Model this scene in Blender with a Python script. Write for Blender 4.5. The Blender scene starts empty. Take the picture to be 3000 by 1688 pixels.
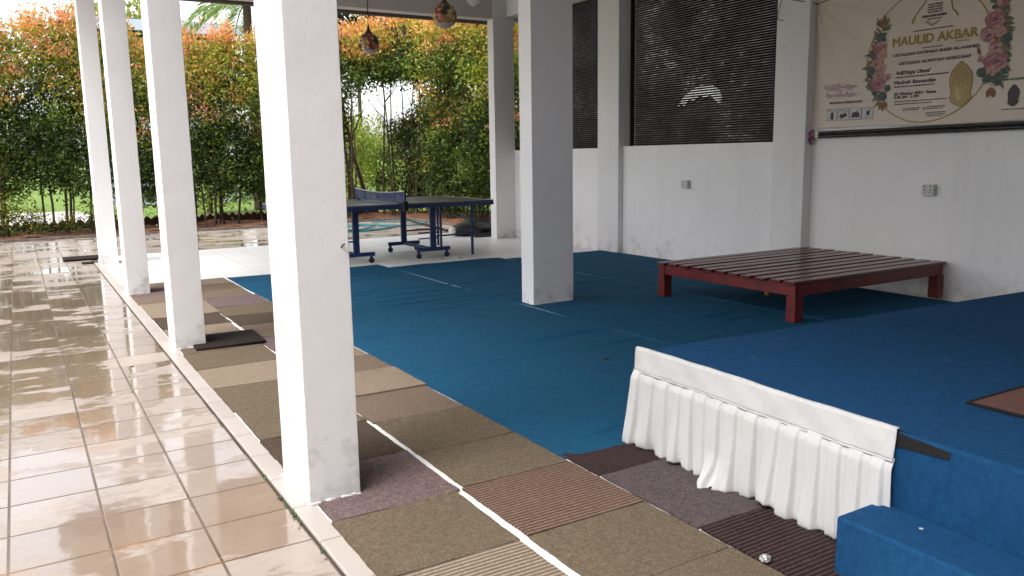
import bpy, bmesh, math, random
import numpy as np
from mathutils import Vector, Matrix
R = math.radians
SC = bpy.context.scene
COL = SC.collection

# ------------------------------------------------------------------ camera
cd = bpy.data.cameras.new('camera')
cd.sensor_width = 36.0
cd.lens = 28.576
cd.clip_start = 0.05
cd.clip_end = 2000
cam = bpy.data.objects.new('camera', cd)
COL.objects.link(cam)
def cam_matrix(yaw, pitch, roll, loc):
    cy, sy = math.cos(yaw), math.sin(yaw)
    fwd = Vector((sy*math.cos(pitch), cy*math.cos(pitch), -math.sin(pitch)))
    right = Vector((cy, -sy, 0)); up = right.cross(fwd)
    c, s = math.cos(roll), math.sin(roll)
    r2 = c*right + s*up; u2 = -s*right + c*up
    m = Matrix((r2, u2, -fwd)).transposed().to_4x4()
    m.translation = loc
    return m
cam.matrix_world = cam_matrix(R(31.067), R(9.2468), R(-0.9087), Vector((0, 0, 1.35)))
SC.camera = cam

# ------------------------------------------------------------------ light
SUN_EL, SUN_AZ = 56.0, -110.0          # azimuth clockwise from +Y
SC.view_settings.view_transform = 'Standard'
SC.view_settings.look = 'None'
SC.view_settings.gamma = 1.0
SC.view_settings.exposure = 1.68
w = bpy.data.worlds.new('World'); SC.world = w; w.use_nodes = True
nt = w.node_tree; nt.nodes.clear()
sky = nt.nodes.new('ShaderNodeTexSky'); sky.sky_type = 'NISHITA'; sky.sun_disc = False
sky.sun_elevation = R(SUN_EL); sky.sun_rotation = R(SUN_AZ)
sky.air_density = 1.0; sky.dust_density = 3.0; sky.ozone_density = 1.0
hs = nt.nodes.new('ShaderNodeHueSaturation'); hs.inputs['Saturation'].default_value = 0.22
bg = nt.nodes.new('ShaderNodeBackground'); bg.inputs['Strength'].default_value = 0.15
wo = nt.nodes.new('ShaderNodeOutputWorld')
nt.links.new(sky.outputs[0], hs.inputs['Color']); nt.links.new(hs.outputs[0], bg.inputs[0]); nt.links.new(bg.outputs[0], wo.inputs[0])
sl = bpy.data.lights.new('sun', 'SUN'); sl.energy = 0.5; sl.angle = R(30); sl.color = (1.0, 0.97, 0.93)
so = bpy.data.objects.new('sun', sl); COL.objects.link(so)
so.rotation_euler = Vector((math.sin(R(SUN_AZ))*math.cos(R(SUN_EL)), math.cos(R(SUN_AZ))*math.cos(R(SUN_EL)), math.sin(R(SUN_EL)))).to_track_quat('Z', 'Y').to_euler()
so.location = (-5, 0, 20)

# ------------------------------------------------------------------ material helpers
def new_mat(name):
    m = bpy.data.materials.new(name); m.use_nodes = True
    t = m.node_tree; b = t.nodes['Principled BSDF']
    return m, t, b
def node(t, typ, **kw):
    n = t.nodes.new(typ)
    for k, v in kw.items():
        if k in n.inputs.keys() if isinstance(k, str) else False:
            n.inputs[k].default_value = v
        else:
            setattr(n, k, v)
    return n
def coords(t, scale=(1, 1, 1), loc=(0, 0, 0), rot=(0, 0, 0)):
    g = t.nodes.new('ShaderNodeNewGeometry')
    mp = t.nodes.new('ShaderNodeMapping')
    mp.inputs['Scale'].default_value = scale; mp.inputs['Location'].default_value = loc; mp.inputs['Rotation'].default_value = rot
    t.links.new(g.outputs['Position'], mp.inputs['Vector'])
    return mp.outputs[0]
def noise(t, vec, scale, detail=4, rough=0.55):
    n = t.nodes.new('ShaderNodeTexNoise'); n.inputs['Scale'].default_value = scale
    n.inputs['Detail'].default_value = detail; n.inputs['Roughness'].default_value = rough
    t.links.new(vec, n.inputs['Vector']); return n.outputs[0]
def ramp(t, fac, stops):
    n = t.nodes.new('ShaderNodeValToRGB'); e = n.color_ramp.elements
    while len(e) < len(stops): e.new(0.5)
    for i, (p, c) in enumerate(stops):
        e[i].position = p; e[i].color = (*c, 1) if len(c) == 3 else c
    t.links.new(fac, n.inputs[0]); return n.outputs[0]
def mixc(t, fac, a, b, mode='MIX'):
    n = t.nodes.new('ShaderNodeMix'); n.data_type = 'RGBA'; n.blend_type = mode
    for s, v in ((0, fac), (6, a), (7, b)):
        if isinstance(v, bpy.types.NodeSocket): t.links.new(v, n.inputs[s])
        elif s == 0: n.inputs[0].default_value = v
        else: n.inputs[s].default_value = (*v, 1)
    return n.outputs[2]
def mth(t, op, a, b=0.0, c=None):
    n = t.nodes.new('ShaderNodeMath'); n.operation = op
    for i, v in enumerate((a, b, c)):
        if v is None: continue
        if isinstance(v, bpy.types.NodeSocket): t.links.new(v, n.inputs[i])
        else: n.inputs[i].default_value = v
    return n.outputs[0]
def bump(t, b, h, dist=0.01, strength=1.0, prev=None):
    n = t.nodes.new('ShaderNodeBump'); n.inputs['Distance'].default_value = dist; n.inputs['Strength'].default_value = strength
    t.links.new(h, n.inputs['Height'])
    if prev: t.links.new(prev, n.inputs['Normal'])
    t.links.new(n.outputs[0], b.inputs['Normal']); return n.outputs[0]
def plain(name, col, rough=0.6, spec=0.5, var=0.15, nscale=30, metal=0.0, bmp=0.0):
    m, t, b = new_mat(name)
    v = coords(t)
    n = noise(t, v, nscale)
    lo = tuple(c*(1-var) for c in col); hi = tuple(min(1, c*(1+var)) for c in col)
    t.links.new(ramp(t, n, [(0.3, lo), (0.7, hi)]), b.inputs['Base Color'])
    b.inputs['Roughness'].default_value = rough; b.inputs['Specular IOR Level'].default_value = spec; b.inputs['Metallic'].default_value = metal
    if bmp: bump(t, b, n, bmp)
    return m
def paint_mat(name, col, grime=0.35):
    m, t, b = new_mat(name)
    v = coords(t)
    big = noise(t, v, 1.3, 5, 0.6); mid = noise(t, v, 7, 6, 0.65); fine = noise(t, v, 70, 3)
    c = mixc(t, ramp(t, big, [(0.35, (0, 0, 0)), (0.75, (1, 1, 1))]), col, tuple(x*0.93 for x in col))
    # grime patches with ragged edges, and splashes low on the wall
    g = t.nodes.new('ShaderNodeNewGeometry'); sp = t.nodes.new('ShaderNodeSeparateXYZ'); t.links.new(g.outputs['Position'], sp.inputs[0])
    low = ramp(t, sp.outputs['Z'], [(0.0, (0.42, 0.42, 0.42)), (0.42, (0, 0, 0))])
    gm = mth(t, 'ADD', mth(t, 'MULTIPLY', mid, 1.0), mth(t, 'MULTIPLY', low, 0.55))
    gm = ramp(t, gm, [(0.66, (0, 0, 0)), (0.86, (1, 1, 1))])
    c = mixc(t, mth(t, 'MULTIPLY', gm, grime), c, (0.36, 0.34, 0.31))
    # fine specks and scuffs
    vo = t.nodes.new('ShaderNodeTexVoronoi'); vo.inputs['Scale'].default_value = 3.2; t.links.new(v, vo.inputs['Vector'])
    sk = ramp(t, vo.outputs['Distance'], [(0.0, (1, 1, 1)), (0.035, (0, 0, 0))])
    c = mixc(t, mth(t, 'MULTIPLY', sk, 0.5), c, (0.22, 0.20, 0.19))
    # long faint run marks
    v2 = coords(t, (7, 7, 0.5)); st = noise(t, v2, 1.0, 4)
    c = mixc(t, mth(t, 'MULTIPLY', ramp(t, st, [(0.55, (0, 0, 0)), (0.75, (1, 1, 1))]), 0.10), c, (0.5, 0.48, 0.44))
    t.links.new(c, b.inputs['Base Color'])
    b.inputs['Roughness'].default_value = 0.55; b.inputs['Specular IOR Level'].default_value = 0.35
    p0 = bump(t, b, noise(t, v, 2.6, 2), 0.03, 0.12); p = bump(t, b, mid, 0.005, 0.6, p0); bump(t, b, fine, 0.0012, 0.5, p)
    return m

WHITE = paint_mat('white_paint', (0.80, 0.785, 0.785), 0.6)
WALLW = paint_mat('wall_paint', (0.87, 0.85, 0.85), 0.4)
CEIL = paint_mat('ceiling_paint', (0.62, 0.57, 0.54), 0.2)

# ------------------------------------------------------------------ mesh helper
class MB:
    def __init__(s): s.v = []; s.f = []; s.mi = []; s.sm = []
    def add(s, vs, fs, mi=0, smooth=False):
        o = len(s.v); s.v += [tuple(x) for x in vs]
        for f in fs: s.f.append(tuple(i+o for i in f)); s.mi.append(mi); s.sm.append(smooth)
    def box(s, x0, x1, y0, y1, z0, z1, mi=0, M=None):
        vs = [(x, y, z) for z in (z0, z1) for y in (y0, y1) for x in (x0, x1)]
        if M is not None: vs = [tuple(M @ Vector(p)) for p in vs]
        s.add(vs, [(0, 2, 3, 1), (4, 5, 7, 6), (0, 1, 5, 4), (2, 6, 7, 3), (0, 4, 6, 2), (1, 3, 7, 5)], mi)
    def tube(s, pts, r, n=8, mi=0, caps=True):
        pts = [Vector(p) for p in pts]; rs = r if isinstance(r, (list, tuple)) else [r]*len(pts)
        vs = []; fs = []; prev = None
        for i, p in enumerate(pts):
            d = (pts[min(i+1, len(pts)-1)] - pts[max(i-1, 0)]).normalized()
            if prev is None:
                a = d.orthogonal().normalized()
            else:
                a = (prev - d*prev.dot(d)).normalized()
            prev = a; b = d.cross(a)
            for k in range(n):
                th = 2*math.pi*k/n; vs.append(p + rs[i]*(math.cos(th)*a + math.sin(th)*b))
        for i in range(len(pts)-1):
            for k in range(n):
                fs.append((i*n+k, i*n+(k+1) % n, (i+1)*n+(k+1) % n, (i+1)*n+k))
        s.add(vs, fs, mi, True)
        if caps: s.add([vs[k] for k in range(n)], [tuple(range(n))[::-1]], mi); s.add(vs[-n:], [tuple(range(n))], mi)
    def lathe(s, prof, c=(0, 0, 0), n=24, mi=0):
        vs = [(c[0]+r*math.cos(2*math.pi*k/n), c[1]+r*math.sin(2*math.pi*k/n), c[2]+z) for r, z in prof for k in range(n)]
        fs = [(i*n+k, i*n+(k+1) % n, (i+1)*n+(k+1) % n, (i+1)*n+k) for i in range(len(prof)-1) for k in range(n)]
        s.add(vs, fs, mi, True)
    def grid(s, nu, nv, fn, mi=0, smooth=True):
        vs = [fn(i/nu, j/nv) for j in range(nv+1) for i in range(nu+1)]
        s.add(vs, [(j*(nu+1)+i, j*(nu+1)+i+1, (j+1)*(nu+1)+i+1, (j+1)*(nu+1)+i) for j in range(nv) for i in range(nu)], mi, smooth)
    def build(s, name, mats, parent=None, bevel=0.0, seg=2, loc=None):
        me = bpy.data.meshes.new(name); vs = s.v
        if loc is not None: vs = [(x-loc[0], y-loc[1], z-loc[2]) for x, y, z in vs]
        me.from_pydata(vs, [], s.f); me.update()
        if not isinstance(mats, (list, tuple)): mats = [mats]
        for m in mats: me.materials.append(m)
        me.polygons.foreach_set('material_index', s.mi); me.polygons.foreach_set('use_smooth', s.sm)
        o = bpy.data.objects.new(name, me); COL.objects.link(o)
        if loc is not None: o.location = loc
        if parent is not None: o.parent = parent
        if bevel:
            md = o.modifiers.new('bevel', 'BEVEL'); md.width = bevel; md.segments = seg; md.limit_method = 'ANGLE'; md.angle_limit = R(40)
        return o
def tag(o, label=None, cat=None, group=None, kind=None):
    if label: o['label'] = label
    if cat: o['category'] = cat
    if group: o['group'] = group
    if kind: o['kind'] = kind
    return o
def thing(name, label, cat, loc=(0, 0, 0), rz=0.0, group=None):
    o = bpy.data.objects.new(name, None); COL.objects.link(o); o.location = loc; o.rotation_euler.z = rz
    return tag(o, label, cat, group)
def boxobj(name, mat, dims, parent=None, bevel=0.0, seg=2):
    m = MB(); m.box(*dims); return m.build(name, mat, parent, bevel, seg)
rnd = random.Random(7)
def spline(pts, n=8):
    P = [Vector(p) for p in pts]; out = []
    for i in range(len(P)-1):
        p0, p1, p2, p3 = P[max(i-1, 0)], P[i], P[i+1], P[min(i+2, len(P)-1)]
        for k in range(n):
            t = k/n
            out.append(0.5*((2*p1)+(-p0+p2)*t+(2*p0-5*p1+4*p2-p3)*t*t+(-p0+3*p1-3*p2+p3)*t**3))
    out.append(P[-1]); return out

# ------------------------------------------------------------------ ground, floors
def tile_mat(name, size, off, cA, cB, grout, wet=True, mortar=0.006, rough=0.25):
    m, t, b = new_mat(name)
    v = coords(t, loc=(-off[0], -off[1], 0))
    br = t.nodes.new('ShaderNodeTexBrick'); br.offset = 0; br.squash = 1
    br.inputs['Scale'].default_value = 1.0; br.inputs['Brick Width'].default_value = size; br.inputs['Row Height'].default_value = size
    br.inputs['Mortar Size'].default_value = mortar; br.inputs['Mortar Smooth'].default_value = 0.3; br.inputs['Bias'].default_value = 0
    br.inputs['Color1'].default_value = (*cA, 1); br.inputs['Color2'].default_value = (*cB, 1); br.inputs['Mortar'].default_value = (*grout, 1)
    t.links.new(v, br.inputs['Vector'])
    w0 = coords(t)
    n1 = noise(t, w0, 2.3, 6, 0.6); n2 = noise(t, w0, 22, 5, 0.6); n3 = noise(t, w0, 160, 2)
    c = mixc(t, ramp(t, n1, [(0.35, (0, 0, 0)), (0.7, (0.55, 0.55, 0.55))]), br.outputs['Color'], tuple(x*(0.72 if wet else 0.92) for x in cA), 'MIX')
    c = mixc(t, mth(t, 'MULTIPLY', ramp(t, n2, [(0.5, (0, 0, 0)), (0.75, (1, 1, 1))]), 0.22 if wet else 0.08), c, tuple(x*0.6 for x in cB))
    if wet:
        v3 = coords(t, (0.75, 1.25, 1))
        pw = noise(t, v3, 2.3, 8, 0.64)
        vm = t.nodes.new('ShaderNodeVectorMath'); vm.operation = 'DIVIDE'; t.links.new(v, vm.inputs[0]); vm.inputs[1].default_value = (size, size, 1)
        vf = t.nodes.new('ShaderNodeVectorMath'); vf.operation = 'FLOOR'; t.links.new(vm.outputs[0], vf.inputs[0])
        wn = t.nodes.new('ShaderNodeTexWhiteNoise'); wn.noise_dimensions = '2D'; t.links.new(vf.outputs[0], wn.inputs['Vector'])
        pw = mth(t, 'ADD', pw, mth(t, 'MULTIPLY', mth(t, 'SUBTRACT', wn.outputs['Value'], 0.45), 0.16))
        c = mixc(t, mth(t, 'MULTIPLY', wn.outputs['Value'], 0.30), c, (0.27, 0.20, 0.15))
        sy = t.nodes.new('ShaderNodeSeparateXYZ'); t.links.new(w0, sy.inputs[0])
        drier = t.nodes.new('ShaderNodeMapRange'); t.links.new(sy.outputs['Y'], drier.inputs[0])
        drier.inputs[1].default_value = 9.5; drier.inputs[2].default_value = 14.0; drier.inputs[3].default_value = 0.0; drier.inputs[4].default_value = 0.13
        wetm = ramp(t, mth(t, 'SUBTRACT', pw, drier.outputs[0]), [(0.43, (0, 0, 0)), (0.48, (1, 1, 1))])
        c = mixc(t, wetm, c, mixc(t, 1.0, c, (0.76, 0.66, 0.56), 'MULTIPLY'))
        # rusty run-off along some joints
        rs = noise(t, coords(t, (1.0, 3.0, 1)), 1.7, 3)
        c = mixc(t, mth(t, 'MULTIPLY', ramp(t, rs, [(0.6, (0, 0, 0)), (0.7, (1, 1, 1))]), 0.28), c, (0.45, 0.22, 0.08))
        r = t.nodes.new('ShaderNodeMapRange'); t.links.new(wetm, r.inputs[0]); r.inputs[3].default_value = 0.27; r.inputs[4].default_value = 0.14
        rr = mth(t, 'ADD', r.outputs[0], mth(t, 'MULTIPLY', br.outputs['Fac'], 0.08))
        t.links.new(rr, b.inputs['Roughness'])
        b.inputs['Specular IOR Level'].default_value = 0.5
        t.links.new(mth(t, 'MULTIPLY', wetm, mth(t, 'SUBTRACT', 1.0, br.outputs['Fac'])), b.inputs['Coat Weight']); b.inputs['Coat Roughness'].default_value = 0.04; b.inputs['Coat IOR'].default_value = 1.85
        h1 = mth(t, 'MULTIPLY', br.outputs['Fac'], -0.55)
        rip = noise(t, w0, 9, 3)
        h = mth(t, 'ADD', h1, mth(t, 'MULTIPLY', n3, mth(t, 'SUBTRACT', 0.2, mth(t, 'MULTIPLY', wetm, 0.19))))
        p = bump(t, b, rip, 0.0012, 0.5); t.links.new(bump(t, b, h, 0.003, 0.6, p), b.inputs['Coat Normal'])
    else:
        b.inputs['Roughness'].default_value = rough
        h = mth(t, 'MULTIPLY', br.outputs['Fac'], -1.0)
        bump(t, b, h, 0.002, 0.6)
    t.links.new(c, b.inputs['Base Color'])
    return m
TERR = tile_mat('wet_terracotta_tiles', 0.316, (0.167, 3.073), (0.47, 0.40, 0.35), (0.385, 0.32, 0.27), (0.10, 0.068, 0.048), mortar=0.006)
WTILE = tile_mat('white_glazed_tiles', 0.40, (0.02, 0.1), (0.90, 0.885, 0.875), (0.87, 0.855, 0.845), (0.45, 0.42, 0.38), wet=False, mortar=0.004, rough=0.38)
KERB = tile_mat('pale_border_tiles', 0.33, (0.8, 0.05), (0.50, 0.44, 0.40), (0.44, 0.385, 0.345), (0.2, 0.15, 0.12), wet=False, mortar=0.004, rough=0.3)

GZ = -0.015
def sheet(name, poly, z, mat):
    m = MB(); m.add([(x, y, z) for x, y in poly], [tuple(range(len(poly)))]); return tag(m.build(name, mat), kind='structure')
lm, lt, lb = new_mat('grass_lawn')
lv = coords(lt); ln = noise(lt, lv, 1.2, 6, 0.7); ln2 = noise(lt, lv, 60, 3)
lt.links.new(mixc(lt, ln2, ramp(lt, ln, [(0.3, (0.10, 0.19, 0.025)), (0.7, (0.24, 0.34, 0.05))]), (0.16, 0.26, 0.03)), lb.inputs['Base Color'])
lb.inputs['Roughness'].default_value = 0.9; bump(lt, lb, ln2, 0.05)
sheet('lawn', [(-300, -300), (300, -300), (300, 500), (-300, 500)], -0.06, lm)
sheet('terrace_paving', [(-9, -5), (0.806, -5), (0.806, 13.06), (7.36, 13.06), (7.36, 16.75), (-9, 16.75)], GZ, TERR)
fl = MB(); fl.box(0.889, 7.02, -4, 13.06, -0.3, 0.0)
tag(fl.build('floor', WTILE, bevel=0.004), kind='structure')
ks = MB(); ks.box(0.806, 0.8885, -4, 12.6, -0.3, 0.002)
tag(ks.build('kerb_strip', KERB, bevel=0.004), kind='structure')
soil = plain('red_soil', (0.17, 0.075, 0.04), 0.95, 0.2, 0.5, 14, bmp=0.06)
sb = MB()
def soilz(x, y): return 0.03 + 0.035*math.sin(x*3.1+y)*math.sin(y*4.3) + 0.02*math.sin(x*9)
sb.grid(90, 14, lambda u, v: (-9+18.5*u, 16.86+1.9*v, soilz(-9+18.5*u, 16.86+1.9*v)))
sb.grid(16, 34, lambda u, v: (7.46+1.9*u, 12.4+4.46*v, soilz(7.46+1.9*u, 12.4+4.46*v)-0.001))
tag(sb.build('planting_bed', soil), kind='structure')
conc = plain('weathered_concrete', (0.13, 0.105, 0.09), 0.8, 0.3, 0.35, 9, bmp=0.01)
kb = MB(); kb.box(-9, 7.36, 16.75, 16.86, -0.1, 0.03); kb.box(7.36, 7.47, 12.4, 16.749, -0.1, 0.032)
tag(kb.build('planter_kerb', conc, bevel=0.012), kind='structure')
sheet('driveway', [(-14, 21), (1.9, 21.2), (1.4, 27), (-14, 27)], -0.05, plain('pale_concrete', (0.55, 0.50, 0.47), 0.85, 0.3, 0.1, 3))

# ------------------------------------------------------------------ pavilion: columns, walls, beams, ceiling
def column(label, x0, x1, y0, y1, ztop, group, z0=-0.05):
    m = MB(); L = 34
    for k in range(L+1):
        z = z0+(ztop-z0)*k/L
        j = lambda: rnd.uniform(-0.0007, 0.0007)
        m.v += [(x0+j(), y0+j(), z), (x1+j(), y0+j(), z), (x1+j(), y1+j(), z), (x0+j(), y1+j(), z)]
        if k:
            a = 4*(k-1)
            for q in range(4): m.f.append((a+q, a+(q+1) % 4, a+4+(q+1) % 4, a+4+q)); m.mi.append(0); m.sm.append(False)
    m.f.append((4*L, 4*L+1, 4*L+2, 4*L+3)); m.mi.append(0); m.sm.append(False)
    # thin irregular skirt of plaster left at the foot
    for i in range(10):
        t = i/10; a = rnd.uniform(0.003, 0.012)
        m.box(x0+(x1-x0)*t, x0+(x1-x0)*(t+0.1), y0-a, y0+0.01, 0.0, rnd.uniform(0.006, 0.016))
        m.box(x0-a, x0+0.01, y0+(y1-y0)*t, y0+(y1-y0)*(t+0.1), 0.0, rnd.uniform(0.006, 0.016))
    o = m.build('column', WHITE, bevel=0.007, seg=3)
    return tag(o, label, 'column', group)
G1 = 'white columns along the open side'
column('widest looking white column, nearest of the row beside the wet paving', 0.868, 1.077, 3.004, 3.380, 3.9, G1)
column('white column of the open row with a dark doormat at its foot', 0.868, 1.077, 6.14, 6.437, 3.9, G1)
column('white column of the open row standing where the brown carpet tiles end', 0.868, 1.077, 9.02, 9.34, 3.9, G1)
column('farthest white column of the open row, on bare white tiles beside two dark mats', 0.868, 1.077, 12.01, 12.36, 3.9, G1)
column('grey shaded white column standing alone in the middle of the blue carpet', 3.914, 4.355, 6.119, 6.32, 3.9, None)
column('white corner column at the far opening beside the rolled black tarpaulin', 6.678, 7.055, 11.539, 11.723, 3.9, None)
column('shallow white pillar on the side wall between the two dark lattices', 7.008, 7.30, 8.79, 9.25, 3.9, 'wall pillars', 0.0)
column('shallow white pillar on the side wall between the lattice and the banner', 7.06, 7.30, 5.77, 6.19, 3.9, 'wall pillars', 0.0)
tag(boxobj('low_wall', WALLW, (7.04, 7.30, 9.252, 11.55, -0.05, 1.435)), 'short low white wall under the far lattice near the corner column', 'wall', 'low walls')
tag(boxobj('low_wall', WALLW, (7.088, 7.30, 6.192, 8.788, -0.05, 1.452), bevel=0.006), 'low white wall under the wide lattice, behind the red slatted platform', 'wall', 'low walls')
tag(boxobj('side_wall', WALLW, (7.19, 7.30, -3.0, 5.768, -0.05, 3.9)), 'full height white wall behind the banner and the stage', 'wall')
tag(boxobj('added_end_wall', plain('dark_light_cut', (0.055, 0.038, 0.028), 0.6, 0.4, 0.3, 6), (0.889, 7.188, -3.12, -3.0, -0.05, 3.479)), 'added unseen dark end wall that cuts light from behind the stage', 'wall')  # added out of view, dark so little light reaches faces turned this way

beam = MB(); beam.box(0.868, 7.30, 11.545, 11.76, 3.482, 3.9)
tag(beam.build('cross_beam', CEIL, bevel=0.008), 'pale cross beam over the far opening behind the hanging globe lamps', 'beam')
beam = MB(); beam.box(6.93, 7.30, 6.19, 11.543, 3.53, 3.898)
tag(beam.build('wall_beam', WALLW, bevel=0.008), 'pale beam along the side wall above the lattices', 'beam')
beam = MB(); beam.box(0.88, 1.065, -3.1, 11.54, 3.48, 3.897)
tag(beam.build('side_beam', CEIL, bevel=0.008), 'pale beam along the tops of the open row of columns', 'beam')
roof = thing('pavilion_roof', 'flat roof of the pavilion with dark eave board past the far beam', 'roof', (0, 0, 3.9))
def at(o, root): o.parent = root; o.location = (-Vector(root.location)); return o
m = MB(); m.box(0.15, 7.7, -3.3, 12.7, 3.902, 4.1); at(m.build('ceiling', CEIL), roof)
eav = plain('dark_eave_board', (0.09, 0.075, 0.065), 0.6, 0.4, 0.3, 8)
m = MB(); m.box(0.05, 7.8, 12.7, 12.74, 3.61, 4.15); at(m.build('fascia_board', eav, bevel=0.004), roof)
m = MB(); m.tube([(0.05, 12.82, 3.67), (7.8, 12.82, 3.67)], 0.06, 10); at(m.build('gutter', eav), roof)

# ------------------------------------------------------------------ lattices of dark slats
slatm = plain('dark_brown_slats', (0.0075, 0.0058, 0.0055), 0.75, 0.12, 0.4, 12)
def lattice(label, y0, y1, z0, z1):
    root = thing('lattice_screen', label, 'lattice', (7.2, (y0+y1)/2, z0), group='dark slatted screens above the low walls')
    m = MB(); z = z0+0.004; k = 0
    while z < z1-0.02:
        dz = rnd.uniform(-0.0006, 0.0006); h = 0.0206+rnd.uniform(-0.0006, 0.0006)
        n = 1
        for i in range(n):
            a, b = y0+(y1-y0)*i/n, y0+(y1-y0)*(i+1)/n
            s0 = 0.0
            m.box(7.200, 7.208, a, b, z+dz+s0, z+dz+s0+h)
        z += 0.0282; k += 1
    at(m.build('slats', slatm), root)
    for y in (y0+0.01, y1-0.045):
        m = MB(); m.box(7.209, 7.245, y, y+0.035, z0, z1); at(m.build('support_post', slatm), root)
    return root
lattice('narrower dark slatted screen beside the far corner column, half hidden by the grey column', 9.252, 11.54, 1.437, 3.528)
lattice('wide dark slatted screen over the low wall, with a bright patch showing through', 6.192, 8.788, 1.454, 3.528)

# ------------------------------------------------------------------ carpets
def carpet_mat(name, col, col2, kind='loop', rot=0.0, scale=1.0):
    m, t, b = new_mat(name)
    v = coords(t, rot=(0, 0, rot))
    f = noise(t, v, 150*scale, 3, 0.7); md = noise(t, v, 45*scale, 4, 0.7); big = noise(t, v, 3.0, 4, 0.6)
    fac = mth(t, 'ADD', mth(t, 'MULTIPLY', f, 0.7), mth(t, 'MULTIPLY', md, 0.3))
    c = ramp(t, fac, [(0.40, col2), (0.60, col)])
    if kind == 'stripe':
        wv = t.nodes.new('ShaderNodeTexWave'); wv.wave_type = 'BANDS'; wv.bands_direction = 'Y'
        wv.inputs['Scale'].default_value = 15.0; wv.inputs['Distortion'].default_value = 0.8; wv.inputs['Detail'].default_value = 2; wv.inputs['Detail Scale'].default_value = 6
        t.links.new(v, wv.inputs['Vector'])
        c = mixc(t, ramp(t, wv.outputs['Fac'], [(0.35, (0, 0, 0)), (0.75, (1, 1, 1))]), c, tuple(x*0.5 for x in col2))
    c = mixc(t, mth(t, 'MULTIPLY', ramp(t, big, [(0.4, (0, 0, 0)), (0.75, (1, 1, 1))]), 0.35), c, tuple(x*0.65 for x in col))
    t.links.new(c, b.inputs['Base Color'])
    b.inputs['Roughness'].default_value = 0.95; b.inputs['Specular IOR Level'].default_value = 0.12
    bump(t, b, fac, 0.004, 0.7)
    return m
CM = {
 'beige': carpet_mat('beige_carpet', (0.30, 0.235, 0.175), (0.19, 0.145, 0.105)),
 'olive': carpet_mat('olive_brown_carpet', (0.185, 0.142, 0.096), (0.090, 0.069, 0.047)),
 'mauve': carpet_mat('mauve_grey_carpet', (0.215, 0.155, 0.15), (0.085, 0.06, 0.06)),
 'brown': carpet_mat('dark_brown_carpet', (0.10, 0.072, 0.05), (0.055, 0.040, 0.030)),
 'taupe': carpet_mat('taupe_carpet', (0.21, 0.155, 0.115), (0.13, 0.095, 0.072)),
 'striped': carpet_mat('pinkish_brown_striped_carpet', (0.25, 0.165, 0.12), (0.135, 0.085, 0.065), 'stripe'),
 'ribbed': carpet_mat('light_beige_ribbed_carpet', (0.38, 0.30, 0.22), (0.24, 0.185, 0.135), 'stripe'),
 'maroon': carpet_mat('dark_maroon_striped_carpet', (0.085, 0.052, 0.052), (0.032, 0.02, 0.022), 'stripe'),
 'slate': carpet_mat('slate_grey_carpet', (0.125, 0.10, 0.10), (0.055, 0.042, 0.044)),
}
WORD = {'beige': 'plain beige', 'olive': 'olive brown speckled', 'mauve': 'mauve grey flecked', 'brown': 'dark brown', 'taupe': 'plain taupe brown',
        'striped': 'pinkish brown striped', 'ribbed': 'light beige ribbed', 'maroon': 'dark maroon striped', 'slate': 'slate grey flecked'}
ORD = ['first', 'second', 'third', 'fourth', 'fifth', 'sixth', 'seventh', 'eighth', 'ninth', 'tenth', 'eleventh', 'twelfth', 'thirteenth', 'fourteenth', 'fifteenth', 'sixteenth', 'seventeenth', 'eighteenth', 'nineteenth', 'twentieth']
def carpet_tile(x0, x1, y0, y1, kind, label, th=None, rz=None, z=0.001, lift=None):
    th = th or rnd.uniform(0.007, 0.010); rz = rnd.uniform(-0.010, 0.010) if rz is None else rz
    cx, cy = (x0+x1)/2, (y0+y1)/2; hx, hy = (x1-x0)/2, (y1-y0)/2
    n = 16; m = MB()
    ph = rnd.uniform(0, 6); curl = rnd.choice([0, 0, 0.03, 0.06])
    def top(u, v):
        x, y = (u*2-1)*hx, (v*2-1)*hy
        zz = th + 0.0012*math.sin(u*5+ph)*math.sin(v*4+ph)
        if lift and v < 0.12: zz += lift*(1-v/0.12)
        if u in (0, 1): x += 0.0012*math.sin(v*17+ph*3)+0.0008*math.sin(v*45+ph)
        if v in (0, 1): y += 0.0012*math.sin(u*15+ph*2)+0.0008*math.sin(u*43+ph)
        zz += curl*max(0, abs(u-0.5)*2-0.75)*max(0, abs(v-0.5)*2-0.6)*(1 if (u > 0.5) == (ph > 3) else 0)
        return (x, y, zz)
    m.grid(n, n, top)
    ring = [(i, 0) for i in range(n)] + [(n, j) for j in range(n)] + [(n-i, n) for i in range(n)] + [(0, n-j) for j in range(n)]
    vs = [top(i/n, j/n) for i, j in ring]; k = len(vs)
    m.add(vs + [(a, b, 0) for a, b, c in vs], [(i, i+k, (i+1) % k+k, (i+1) % k) for i in range(k)])
    o = m.build('carpet_tile', CM[kind]); o.location = (cx, cy, z); o.rotation_euler.z = rz
    return tag(o, label, 'carpet tile', 'carpet tiles laid beside the columns')
left = [(0.6, 'ribbed'), (0.84, 'olive'), (1.32, 'ribbed'), (1.80, 'ribbed'), (2.30, 'olive'), (2.80, 'mauve'), (3.34, 'brown'), (3.86, 'olive'), (4.41, 'olive'), (4.92, 'beige'), (5.435, 'olive'), (5.95, 'olive'), (6.46, 'beige'), (6.94, 'brown'), (7.50, 'beige'), (8.32, 'taupe'), (8.80, 'mauve'), (9.25, 'taupe'), (9.74, None)]
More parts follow.
